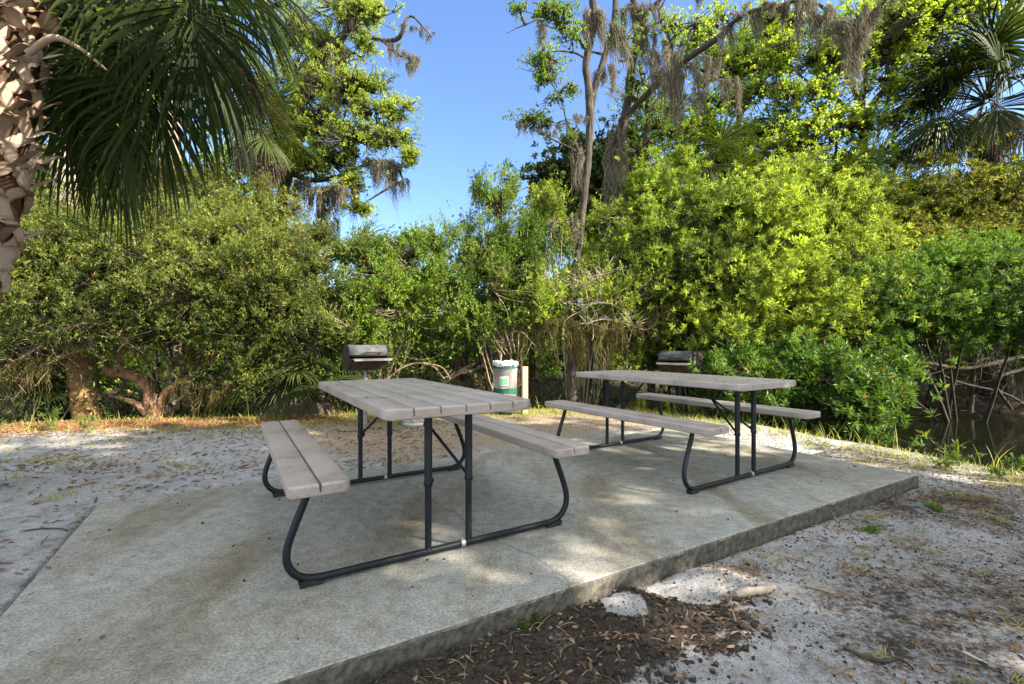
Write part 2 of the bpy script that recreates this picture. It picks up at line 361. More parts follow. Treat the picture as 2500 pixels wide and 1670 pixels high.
# concrete -------------------------------------------------------------
def concrete():
    m, n, o = mat('concrete'); L = n.links.new
    tc = N(n, 'ShaderNodeTexCoord'); gm = N(n, 'ShaderNodeNewGeometry')
    big = N(n, 'ShaderNodeTexNoise', i_Scale=.9, i_Detail=7, i_Roughness=.62, i_Distortion=.4); L(tc.outputs['Object'], big.inputs['Vector'])
    c1 = N(n, 'ShaderNodeValToRGB'); e = c1.color_ramp.elements
    e[0].position = .33; e[0].color = col((.205, .198, .178)); e[1].position = .53; e[1].color = col((.280, .283, .270))
    x = e.new(.44); x.color = col((.265, .258, .24)); x = e.new(.75); x.color = col((.335, .335, .325)); L(big.outputs[0], c1.inputs[0])
    # darker worn streaks beneath/around the benches, along the slab's short direction
    mp = N(n, 'ShaderNodeMapping'); mp.inputs['Scale'].default_value = (1.7, .45, 1); L(tc.outputs['Object'], mp.inputs[0])
    st = N(n, 'ShaderNodeTexNoise', i_Scale=1.1, i_Detail=5, i_Roughness=.6); L(mp.outputs[0], st.inputs['Vector'])
    c2 = N(n, 'ShaderNodeValToRGB'); e = c2.color_ramp.elements
    e[0].position = .36; e[0].color = col((.68, .61, .51)); e[1].position = .50; e[1].color = (1, 1, 1, 1); L(st.outputs[0], c2.inputs[0])
    # speckle (exposed aggregate)
    sp = N(n, 'ShaderNodeTexNoise', i_Scale=95, i_Detail=3, i_Roughness=.7); L(tc.outputs['Object'], sp.inputs['Vector'])
    c3 = N(n, 'ShaderNodeValToRGB'); e = c3.color_ramp.elements
    e[0].position = .36; e[0].color = col((.60, .58, .55)); e[1].position = .64; e[1].color = col((1.25, 1.25, 1.23)); L(sp.outputs[0], c3.inputs[0])
    md = N(n, 'ShaderNodeTexNoise', i_Scale=14, i_Detail=6, i_Roughness=.75); L(tc.outputs['Object'], md.inputs['Vector'])
    c4 = N(n, 'ShaderNodeValToRGB'); e = c4.color_ramp.elements
    e[0].position = .36; e[0].color = col((.74, .72, .68)); e[1].position = .6; e[1].color = col((1.1, 1.1, 1.1)); L(md.outputs[0], c4.inputs[0])
    # hairline cracks
    vd = N(n, 'ShaderNodeTexNoise', i_Scale=2.5, i_Detail=5); L(tc.outputs['Object'], vd.inputs['Vector'])
    va = N(n, 'ShaderNodeMix', data_type='VECTOR'); va.inputs[0].default_value = .22; L(tc.outputs['Object'], va.inputs[4]); L(vd.outputs['Color'], va.inputs[5])
    vo = N(n, 'ShaderNodeTexVoronoi', feature='DISTANCE_TO_EDGE', i_Scale=.42); L(va.outputs[1], vo.inputs['Vector'])
    cr = N(n, 'ShaderNodeValToRGB'); e = cr.color_ramp.elements
    e[0].position = 0; e[0].color = col((.7, .66, .6)); e[1].position = .0016; e[1].color = (1, 1, 1, 1); L(vo.outputs[0], cr.inputs[0])
    def mul(a, b):
        x = N(n, 'ShaderNodeMix', data_type='RGBA', blend_type='MULTIPLY'); x.inputs[0].default_value = 1
        L(a, x.inputs[6]); L(b, x.inputs[7]); return x.outputs[2]
    top = mul(mul(mul(mul(c1.outputs[0], c2.outputs[0]), c3.outputs[0]), c4.outputs[0]), cr.outputs[0])
    # raw sides are darker than the top
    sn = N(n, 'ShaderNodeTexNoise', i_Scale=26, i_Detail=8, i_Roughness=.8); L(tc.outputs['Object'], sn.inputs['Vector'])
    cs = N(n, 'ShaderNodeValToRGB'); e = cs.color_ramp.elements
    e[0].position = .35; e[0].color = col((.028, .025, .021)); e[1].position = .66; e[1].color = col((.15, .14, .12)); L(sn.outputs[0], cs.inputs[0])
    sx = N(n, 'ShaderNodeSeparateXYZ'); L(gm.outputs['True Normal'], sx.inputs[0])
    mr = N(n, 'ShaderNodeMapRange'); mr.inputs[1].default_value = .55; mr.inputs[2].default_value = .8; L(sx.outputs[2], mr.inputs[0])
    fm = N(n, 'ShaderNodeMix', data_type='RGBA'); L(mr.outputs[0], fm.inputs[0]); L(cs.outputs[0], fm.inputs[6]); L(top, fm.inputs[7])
    p = N(n, 'ShaderNodeBsdfPrincipled', i_Roughness=.82); p.inputs['Specular IOR Level'].default_value = .3
    L(fm.outputs[2], p.inputs['Base Color'])
    bp = N(n, 'ShaderNodeBump', i_Strength=.45, i_Distance=.004); L(sp.outputs[0], bp.inputs['Height'])
    bp2 = N(n, 'ShaderNodeBump', i_Strength=.5, i_Distance=.012); L(md.outputs[0], bp2.inputs['Height']); L(bp.outputs[0], bp2.inputs['Normal'])
    L(bp2.outputs[0], p.inputs['Normal']); L(p.outputs[0], o.inputs[0])
    return m
M['concrete'] = concrete()
def ground_mat():
    m, n, o = mat('sand_ground'); L = n.links.new
    tc = N(n, 'ShaderNodeTexCoord')
    def noise(sc, det=6, ro=.7, di=0):
        a = N(n, 'ShaderNodeTexNoise', i_Scale=sc, i_Detail=det, i_Roughness=ro, i_Distortion=di); L(tc.outputs['Object'], a.inputs['Vector']); return a.outputs[0]
    def ramp(src, stops):
        c = N(n, 'ShaderNodeValToRGB')
        while len(c.color_ramp.elements) < len(stops): c.color_ramp.elements.new(.5)
        for e, (q, cc) in zip(c.color_ramp.elements, stops): e.position = q; e.color = col(cc)
        L(src, c.inputs[0]); return c.outputs[0]
    def attr(nm): a = N(n, 'ShaderNodeAttribute', attribute_name=nm); return a.outputs['Fac']
    def mask(at, nz, lo, hi):
        a = N(n, 'ShaderNodeMath', operation='ADD'); L(at, a.inputs[0]); L(nz, a.inputs[1])
        r = N(n, 'ShaderNodeMapRange'); r.inputs[1].default_value = lo; r.inputs[2].default_value = hi; L(a.outputs[0], r.inputs[0]); return r.outputs[0]
    def mix(f, a, b):
        x = N(n, 'ShaderNodeMix', data_type='RGBA'); L(f, x.inputs[0]); L(a, x.inputs[6]); L(b, x.inputs[7]); return x.outputs[2]
    n1, n2, n3, n4 = noise(1.3), noise(7, 8, .75), noise(38, 5, .75), noise(140, 3, .7)
    sand = ramp(n2, [(.3, (.14, .132, .128)), (.46, (.31, .306, .31)), (.72, (.47, .47, .48))])
    dirt = ramp(n3, [(.3, (.016, .013, .011)), (.7, (.085, .067, .052))])
    warm = ramp(n3, [(.3, (.17, .125, .09)), (.7, (.40, .33, .26))])
    red = ramp(n3, [(.3, (.13, .055, .025)), (.7, (.36, .19, .10))])
    gr = ramp(n3, [(.3, (.07, .085, .02)), (.7, (.24, .24, .07))])
    c = mix(mask(attr('warm'), n1, .75, 1.05), sand, warm)
    hv = N(n, 'ShaderNodeMix', data_type='FLOAT'); hv.inputs[0].default_value = .5; L(n2, hv.inputs[2]); L(n3, hv.inputs[3])
    c = mix(mask(attr('dirt'), hv.outputs[0], .80, .92), c, dirt)
    c = mix(mask(attr('red'), n2, .85, 1.1), c, red)
    c = mix(mask(attr('green'), n2, .9, 1.15), c, gr)
    spk = ramp(n4, [(.33, (.30, .25, .22)), (.45, (.8, .79, .78)), (.6, (1.1, 1.1, 1.1))])
    x = N(n, 'ShaderNodeMix', data_type='RGBA', blend_type='MULTIPLY'); x.inputs[0].default_value = .85; L(c, x.inputs[6]); L(spk, x.inputs[7])
    p = N(n, 'ShaderNodeBsdfPrincipled', i_Roughness=.95); p.inputs['Specular IOR Level'].default_value = .15
    L(x.outputs[2], p.inputs['Base Color'])
    b1 = N(n, 'ShaderNodeBump', i_Strength=.8, i_Distance=.03); L(n2, b1.inputs['Height'])
    b2 = N(n, 'ShaderNodeBump', i_Strength=.9, i_Distance=.012); L(n3, b2.inputs['Height']); L(b1.outputs[0], b2.inputs['Normal'])
    b3 = N(n, 'ShaderNodeBump', i_Strength=.6, i_Distance=.003); L(n4, b3.inputs['Height']); L(b2.outputs[0], b3.inputs['Normal'])
    L(b3.outputs[0], p.inputs['Normal']); L(p.outputs[0], o.inputs[0])
    return m
M['ground'] = ground_mat()
def plastic():
    m, n, o = mat('taupe_plastic'); L = n.links.new
    tc = N(n, 'ShaderNodeTexCoord')
    mp = N(n, 'ShaderNodeMapping'); mp.inputs['Scale'].default_value = (1.2, 14, 14); L(tc.outputs['Object'], mp.inputs[0])
    g = N(n, 'ShaderNodeTexNoise', i_Scale=6, i_Detail=4, i_Distortion=1.2); L(mp.outputs[0], g.inputs['Vector'])
    d = N(n, 'ShaderNodeTexNoise', i_Scale=3.2, i_Detail=10, i_Roughness=.78); L(tc.outputs['Object'], d.inputs['Vector'])
    c = N(n, 'ShaderNodeValToRGB'); e = c.color_ramp.elements
    e[0].position = .33; e[0].color = col((.20, .172, .148)); e[1].position = .47; e[1].color = col((.335, .282, .26)); x = e.new(.66); x.color = col((.385, .332, .315)); L(d.outputs[0], c.inputs[0])
    p = N(n, 'ShaderNodeBsdfPrincipled'); p.inputs['Specular IOR Level'].default_value = .45
    L(c.outputs[0], p.inputs['Base Color'])
    rr = N(n, 'ShaderNodeMapRange'); rr.inputs[3].default_value = .26; rr.inputs[4].default_value = .5; L(d.outputs[0], rr.inputs[0]); L(rr.outputs[0], p.inputs['Roughness'])
    b = N(n, 'ShaderNodeBump', i_Strength=.7, i_Distance=.003); L(g.outputs[0], b.inputs['Height']); L(b.outputs[0], p.inputs['Normal'])
    L(p.outputs[0], o.inputs[0]); return m
M['plastic'] = plastic()
M['frame'] = rough_mat('grey_powder_coat', [(.3, (.003, .005, .008)), (.62, (.009, .014, .020)), (.8, (.035, .027, .02))], 5, .5, .25, 120, spec=.3, dist=.002)
M['black'] = rough_mat('black_plastic', [(.3, (.012, .013, .014)), (.7, (.03, .03, .03))], 10, .5, .2, 60)
M['zinc'] = rough_mat('zinc_band', [(.3, (.22, .22, .22)), (.7, (.45, .45, .44))], 30, .4, .3, 60, metallic=.6)
M['galv'] = rough_mat('galvanised', [(.3, (.38, .36, .32)), (.7, (.68, .66, .60))], 6, .38, .2, 40, metallic=.7)
M['lid'] = rough_mat('grill_lid', [(.35, (.06, .064, .07)), (.7, (.17, .175, .185))], 5, .36, .2, 60, metallic=.5, dist=.003)
M['soot'] = rough_mat('grill_soot', [(.3, (.014, .012, .011)), (.7, (.05, .045, .04))], 9, .75, .4, 60)
M['rust'] = rough_mat('grill_rust', [(.38, (.022, .017, .014)), (.56, (.055, .032, .024)), (.72, (.20, .075, .035))], 11, .8, .4, 60)
M['steel_pale'] = rough_mat('grill_shelf', [(.3, (.28, .25, .23)), (.7, (.50, .46, .44))], 20, .5, .2, 60, metallic=.4)
M['post_steel'] = rough_mat('grill_post', [(.3, (.20, .18, .17)), (.7, (.38, .35, .34))], 9, .55, .3, 60, metallic=.3)
M['wood'] = rough_mat('post_wood', [(.3, (.30, .22, .15)), (.7, (.52, .42, .31))], 9, .85, .5, 40, stretch=(6, 6, .5))
M['can_green'] = rough_mat('can_green', [(.3, (.008, .06, .045)), (.7, (.022, .12, .092))], 12, .45, .2, 40)
M['can_mesh'] = rough_mat('can_mesh', [(.3, (.17, .175, .16)), (.7, (.36, .36, .33))], 60, .5, .4, 90, spec=.5)
M['bag'] = rough_mat('white_bag', [(.3, (.42, .42, .43)), (.7, (.62, .62, .62))], 9, .4, .6, 25, dist=.01)
M['sticker'] = rough_mat('green_sticker', [(.3, (.13, .42, .19)), (.7, (.2, .55, .27))], 30, .4, 0, 40)
M['sticker_pale'] = rough_mat('pale_sticker', [(.3, (.45, .62, .46)), (.7, (.55, .72, .56))], 30, .4, 0, 40)
M['charcoal'] = rough_mat('dark_pellet', [(.3, (.02, .018, .015)), (.7, (.07, .06, .05))], 30, .8, .3, 40)
def water():
    m, n, o = mat('creek_water'); L = n.links.new
    tc = N(n, 'ShaderNodeTexCoord'); mp = N(n, 'ShaderNodeMapping'); mp.inputs['Scale'].default_value = (1, 2.2, 1); L(tc.outputs['Object'], mp.inputs[0])
    a = N(n, 'ShaderNodeTexNoise', i_Scale=3.5, i_Detail=3); L(mp.outputs[0], a.inputs['Vector'])
    b = N(n, 'ShaderNodeBump', i_Strength=.12, i_Distance=.03); L(a.outputs[0], b.inputs['Height'])
    p = N(n, 'ShaderNodeBsdfPrincipled', i_Roughness=.03); p.inputs['Base Color'].default_value = (.006, .007, .004, 1); p.inputs['IOR'].default_value = 1.33
    L(b.outputs[0], p.inputs['Normal']); L(p.outputs[0], o.inputs[0]); return m
M['water'] = water()

# ------------------------------------------------------------------ ground
E1 = np.array([.864, .503]); E1 /= np.linalg.norm(E1); E2 = np.array([-E1[1], E1[0]])
SL = np.array([-2.732, 3.115]); SW, SLEN = 2.44, 5.515; SC0 = SL-E2*SW
def slab_st(x, y):
    dx, dy = x-SC0[0], y-SC0[1]; return dx*E1[0]+dy*E1[1], dx*E2[0]+dy*E2[1]
BANK = np.array([(-60, -4), (-12, 4.6), (-8, 6.0), (-5.8, 6.75), (-3.8, 7.1), (-2.3, 7.5), (-1, 7.9), (.8, 8.1), (2.3, 7.75), (3.1, 6.7), (3.7, 5.75), (4.35, 5.0), (4.75, 4.0), (5.2, 2), (6, -5), (9, -60)], float)
def bank_d(x, y):
    """signed distance to the creek bank, positive towards the creek"""
    p = np.stack([x, y], -1); best = np.full(x.shape, 1e9); sg = np.ones(x.shape)
    for a, b in zip(BANK[:-1], BANK[1:]):
        ab = b-a; t = np.clip(((p-a)@ab)/(ab@ab), 0, 1); q = a+t[..., None]*ab
        d = np.linalg.norm(p-q, axis=-1); cr = ab[0]*(p[..., 1]-a[1])-ab[1]*(p[..., 0]-a[0])
        m = d < best-1e-9; best = np.where(m, d, best); sg = np.where(m, np.sign(cr), sg)
    return best*sg
def farw(x): return 4.0+3.2*sstep(2, 6, x)
def sstep(a, b, x): t = np.clip((x-a)/(b-a), 0, 1); return t*t*(3-2*t)
def fbm(x, y, f, seed, oct=4):
    o = 0; amp = 1; p = np.stack([x, y, 0*x], -1)
    for i in range(oct): o = o+amp*noise3(p, f, seed+i); f *= 2.1; amp *= .5
    return o/2
def ell(x, y, cx, cy, rx, ry, ang=30):
    a = R(ang); dx, dy = x-cx, y-cy; s = dx*math.cos(a)+dy*math.sin(a); t = -dx*math.sin(a)+dy*math.cos(a)
    return np.sqrt((s/rx)**2+(t/ry)**2)
def soil_mask(x, y):
    m = 1-sstep(.55, 1.32, ell(x, y, .18, 1.80, 1.0, .36, 28)+.26*fbm(x, y, 3, 40)+.22*fbm(x, y, 13, 41))
    m = m*sstep(.25, .34, ell(x, y, .47, 2.02, .35, .35)+.10*fbm(x, y, 6, 50))
    m = np.clip(m*(1+.35*fbm(x, y, 9, 48)), 0, 1)
    m = m*sstep(.8, 1.2, ell(x, y, -.12, 1.83, .13, .05, 28)+.25*fbm(x, y, 9, 52))
    return m*sstep(1.0, 1.25, ell(x, y, .93, 2.30, .34, .17, 25)+.2*fbm(x, y, 5, 45))
def gh(x, y, fine=True):
    x = np.asarray(x, float); y = np.asarray(y, float)
    s, t = slab_st(x, y)
    low = 1-sstep(.4, 2.4, t)
    h = -.022-.072*low*(.35+.65*sstep(-.3, 1.2, s))
    h = h-.02*sstep(0, 2, t-SW)*sstep(-2, 4, s)
    d = bank_d(x, y)
    h = h+.015*fbm(x, y, .8, 11)*sstep(-8, -2, -d)
    h = h-.95*sstep(-.15, .85, d)+(.85+.25*fbm(x, y, .5, 5))*sstep(0, 1.4, d-farw(x))
    if fine:
        inside = (s > -.02) & (s < SLEN+.02) & (t > -.02) & (t < SW+.02)
        amp = .006+.0*x
        h = h+amp*fbm(x, y, 3.5, 21, 4)
        sm = soil_mask(x, y)
        h = h+sm*(.018+.028*fbm(x, y, 7, 31, 4))
        h = h+.034*(1-sstep(.2, 1.1, ell(x, y, .93, 2.27, .27, .13, 25)))*(1+.6*fbm(x, y, 6, 61))
        h = h+.022*(1-sstep(.2, 1.1, ell(x, y, .45, 2.0, .22, .16, 30)))
        h = np.where(inside, -.11, h)
        over = (s > -.3) & (s < SLEN+.3) & (t > -.3) & (t < SW+.3)
        h = np.where(over & ~inside, np.minimum(h, -.012), h)
    return h
def axis(lo, hi, step, far, n):
    core = np.arange(lo, hi+step/2, step); g_ = np.geomspace(step, 1, n); g_ = np.cumsum(g_); 
    a = lo-g_/g_[-1]*(lo+far); b = hi+g_/g_[-1]*(far-hi); return np.concatenate([a[::-1], core, b])
gx = axis(-5.2, 5.4, .024, 150, 70); gy = axis(.9, 8.4, .024, 150, 70)
X, Y = np.meshgrid(gx, gy); Z = gh(X, Y)
nx, ny = len(gx), len(gy)
gg = Geo(); ii = np.arange(ny-1)[:, None]*nx; jj = np.arange(nx-1)[None]
gg.add(np.stack([X, Y, Z], -1), np.stack([ii+jj, ii+jj+1, ii+nx+jj+1, ii+nx+jj], -1).reshape(-1, 4))
ground = gg.build('ground', M['ground'], smooth=True); tag(ground, 'pale grey sand with leaf litter and dark soil around the concrete pad', None, None, 'structure')
S_, T_ = slab_st(X, Y); D_ = bank_d(X, Y)
strip = np.exp(-((D_+.75)/.55)**2)
mk = {}
mk['dirt'] = np.clip(.58*soil_mask(X, Y)+.10*sstep(.6, 2.2, X-.5*Y+.6)*sstep(-.3, -1.0, T_-1)*.9+.75*sstep(-.25, .1, D_), 0, .85)
mk['dirt'] = np.maximum(mk['dirt'], .30*sstep(5.4, 6.2, S_)*(1-sstep(-1.2, -.4, D_)))
mk['dirt'] = np.maximum(mk['dirt'], (.33+.12*fbm(X, Y, 1.7, 33))*sstep(.2, 1.4, X-.45*Y+.6)*(T_ < 1)); mk['dirt'] = np.maximum(mk['dirt'], .22*(S_ < 0))
mk['warm'] = .62*sstep(1.9, 3.4, T_)*sstep(.9, 2.2, S_)+.1
mk['red'] = np.clip(.75*np.exp(-((D_+.35)/.5)**2)*(1-sstep(-3.4, -1.5, X))+.28*sstep(-2.6, -4, X)*sstep(-2.5, -1.2, D_), 0, .8)
mk['green'] = (.5-.25*sstep(2, 3, X))*strip*sstep(-5.6, -4.2, X)+.12*sstep(1.2, 2.6, X)*(1-sstep(1.2, 2.2, Y-X))
for k, v in mk.items():
    a = ground.data.attributes.new(k, 'FLOAT', 'POINT'); a.data.foreach_set('value', v.astype(np.float32).ravel())
wg = Geo(); wg.add([(-150, -60, -.42), (150, -60, -.42), (150, 150, -.42), (-150, 150, -.42)], [[0, 1, 2, 3]])
wt = wg.build('water', M['water']); tag(wt, 'dark still creek water behind the shrubs', None, None, 'structure')

# slab: top sheet + rounded rough sides
def slab():
    g = Geo(); n1, n2 = 230, 100; r = np.random.default_rng(3)
    per = []
    for k in range(n1): per.append((SLEN*k/n1, 0, 0, -1))
    for k in range(n2): per.append((SLEN, SW*k/n2, 1, 0))
    for k in range(n1): per.append((SLEN*(1-k/n1), SW, 0, 1))
    for k in range(n2): per.append((0, SW*(1-k/n2), -1, 0))
    per = np.array(per); n = len(per)
    rows = [(-.03, 0), (-.012, -.0008), (-.004, -.0045), (0, -.013), (.001, -.035), (.001, -.06), (.002, -.085), (.003, -.16)]
    V = []
    for o_, z in rows:
        j = .0022*noise3(np.stack([per[:, 0], per[:, 1], 0*per[:, 0]+z], 1), 9, 3)+.0025*r.normal(size=n)*(1 if z < -.02 else .45)
        if o_ < -.01: j = j*0
        s = per[:, 0]+per[:, 2]*(o_+j); t = per[:, 1]+per[:, 3]*(o_+j)
        # inset corners towards both neighbours
        s = np.clip(s, (o_ if o_ > -.02 else 0)*-1 if o_ < 0 else -9, SLEN+min(o_, 0) if o_ < 0 else 99); t = np.clip(t, -o_ if o_ < 0 else -9, SW+min(o_, 0) if o_ < 0 else 99)
        w_ = SC0+s[:, None]*E1+t[:, None]*E2
        V.append(np.column_stack([w_, np.full(n, z)]))
    V = np.concatenate(V); F = []
    for k in range(len(rows)-1):
        a = np.arange(n); b = (a+1) % n
        F.append(np.stack([k*n+a, k*n+b, (k+1)*n+b, (k+1)*n+a], 1)[:, ::-1])
    g.add(V, np.concatenate(F))
    g.add(V[:n], np.array([list(range(n))]))
    o = g.build('concrete_slab', M['concrete'], smooth=False)
    tag(o, 'weathered rectangular concrete pad under both picnic tables', 'concrete pad', None, 'structure')
slab()

# ------------------------------------------------------------------ picnic tables
def board(L, W, th, nboards, Rc=.06, rf=.010, gap=.0048, depth=.7):
    """moulded plank panel, length along x, top at z=0"""
    e = np.array([0, .0008, .003, .006, .010, .02, .032, .045, .06]); h = L/2
    xs = np.concatenate([-h+e, np.linspace(-h+.12, h-.12, 12), (h-e)[::-1]])
    rows = []
    for x in xs:
        d = h-abs(x)
        fil = rf-math.sqrt(max(rf*rf-max(rf-d, 0)**2, 0)); cor = Rc-math.sqrt(max(Rc*Rc-max(Rc-d, 0)**2, 0))
        hw = W/2-cor
        pr = []
        zt, zb = -fil, -th+fil*.6
        arc = [(0, 1), (.38, .92), (.71, .71), (.92, .38), (1, 0)]
        pr.append((-hw+rf*.6, zb)); pr.append((-hw, zb+rf*.6))
        for a, b in arc[::-1]: pr.append((-hw+rf-rf*a, zt-rf+rf*b))
        for k in range(1, nboards):
            c = -W/2+W*k/nboards; q = -th*depth
            if nboards > 2 and abs(c) > hw: c = math.copysign(hw-.004, c)
            pr += [(c-gap-.003, zt), (c-gap-.0008, zt-.0012), (c-gap, zt-.004), (c-gap*.7, q), (c+gap*.7, q), (c+gap, zt-.004), (c+gap+.0008, zt-.0012), (c+gap+.003, zt)]
        for a, b in arc: pr.append((hw-rf+rf*a, zt-rf+rf*b))
        pr.append((hw, zb+rf*.6)); pr.append((hw-rf*.6, zb))
        rows.append([(x, y, z) for y, z in pr])
    V = np.array(rows); m, n = V.shape[:2]
    g = Geo(); i = np.arange(m-1)[:, None]*n; j = np.arange(n)[None]; k = (j+1) % n
    g.add(V, np.stack([i+j, i+n+j, i+n+k, i+k], -1).reshape(-1, 4)[:, ::-1])
    g.add(V[0], np.array([list(range(n))])); g.add(V[-1], np.array([list(range(n))[::-1]]))
    return g
def picnic_table(x, y, rz, label):
    t = thing('picnic_table', (x, y, 0), label, 'picnic table', 'folding picnic tables on the pad', rz)
    ZT, ZB, L = .7645, .49, 1.814
    def b(g, z, y0, name):
        for k in range(len(g.V)): g.V[k] = g.V[k]+np.array([0, y0, z])
        o = g.build(name, M['plastic'], t, smooth=True, local=True)
        me = o.data; me.set_sharp_from_angle(angle=R(38)); return o
    b(board(L, .762, .05, 6), ZT, 0, 'tabletop')
    b(board(L, .24, .048, 2, Rc=.035), ZB, -.640, 'bench'); b(board(L, .24, .048, 2, Rc=.035), ZB, .640, 'bench')
    for sx in (-1, 1):
        fx = .699*sx
        half = [(.10, .026), (.35, .026), (.56, .026), (.645, .030), (.700, .052), (.735, .098), (.744, .150), (.734, .205), (.713, .265), (.690, .325), (.668, .38), (.652, .432)]
        pts = [(fx, -a, z) for a, z in half[::-1]]+[(fx, a, z) for a, z in half]
        g = Geo(); tube(g, smooth_path(pts, 70), .0165, 14); fr = g.build('leg_frame', M['frame'], t, smooth=True, local=True)
        fr.data.set_sharp_from_angle(angle=R(50))
        for sy in (-1, 1):
            g = Geo()   # foot pad
            V = []
            for (yy, zz) in ((.600, .016), (.60, .001), (.692, .001), (.700, .028), (.668, .030)):
                for xx in (-.019, .019): V.append((fx+xx, sy*yy, zz))
            F = [[0, 1, 3, 2], [2, 3, 5, 4], [4, 5, 7, 6], [6, 7, 9, 8], [8, 9, 1, 0]]
            g.add(V, F); g.add([V[0], V[2], V[4], V[6], V[8]], [[0, 1, 2, 3, 4]]); g.add([V[1], V[3], V[5], V[7], V[9]], [[4, 3, 2, 1, 0]])
            g.build('foot_pad', M['black'], fr, local=True)
            g = Geo(); q = sy*.11
            tube(g, [(fx, q, .038), (fx, q, .36)], .0165, 14); tube(g, [(fx, q, .345), (fx, q, .352), (fx, q, .36), (fx, q, .37), (fx, q, .715)], [.0195, .0225, .0225, .0195, .0195], 14)
            tube(g, [(fx, q-.0, .395), (fx-sx*.03, q, .395)], .005, 6)
            # weld flare
            tube(g, [(fx, q, .030), (fx, q, .044)], [.022, .017], 14, caps=False)
            lg = g.build('leg', M['frame'], t, smooth=True, local=True); lg.data.set_sharp_from_angle(angle=R(45))
            g = Geo(); gx_ = fx-sx*.012   # bench bracket
            V = np.array([(gx_+a, sy*b_, c) for a in (-.02, .045) for b_, c in ((.585, .436), (.72, .436), (.72, .4415), (.585, .4415))])
            g.add(V, [[0, 1, 2, 3], [7, 6, 5, 4], [0, 4, 5, 1], [1, 5, 6, 2], [2, 6, 7, 3], [3, 7, 4, 0]])
            g.build('bench_bracket', M['frame'], t, local=True)
        # strap band round the floor tube
        g = Geo(); q = -.075
        tube(g, [(fx, q-.011, .026), (fx, q+.011, .026)], .0215, 14)
        tube(g, [(fx-sx*.0, q, .046), (fx-sx*.0, q, .053)], .009, 6)
        g.build('strap_band', M['zinc'], t, smooth=False, local=True)
        # diagonal folding brace with hinge
        g = Geo(); a = np.array([fx-sx*.01, .11, .37]); k_ = np.array([fx-sx*.30, 0.0, .60]); e_ = np.array([fx-sx*.42, 0, .712])
        tube(g, [a, .5*(a+k_)+[0, 0, -.005], k_], .0085, 8); tube(g, [k_, e_], .0085, 8)
        a2 = a*np.array([1, -1, 1]); tube(g, [a2, k_], .0085, 8)
        tube(g, [k_-[0, .02, 0], k_+[0, .02, 0]], .014, 8); tube(g, [a+[0, -.03, 0], a+[0, .0, 0]], .012, 8)
        g.build('brace', M['frame'], t, smooth=True, local=True)
        g = Geo(); V = np.array([(fx+p_, q_, z_) for p_ in (-.03, .03) for q_, z_ in ((-.30, .700), (.30, .700), (.30, .7142), (-.30, .7142))])
        g.add(V, [[0, 1, 2, 3], [7, 6, 5, 4], [0, 4, 5, 1], [1, 5, 6, 2], [2, 6, 7, 3], [3, 7, 4, 0]]); g.build('cross_bar', M['frame'], t, local=True)
    return t
# local +x points from the near end to the far end
thA, thB = .541, .5734
picnic_table(-.6787, 2.9799, math.pi/2+thA, 'nearer taupe plank picnic table at the left of the pad')
picnic_table(1.4352, 4.2473, math.pi/2+thB, 'farther taupe picnic table towards the right corner of the pad, nearer the creek')

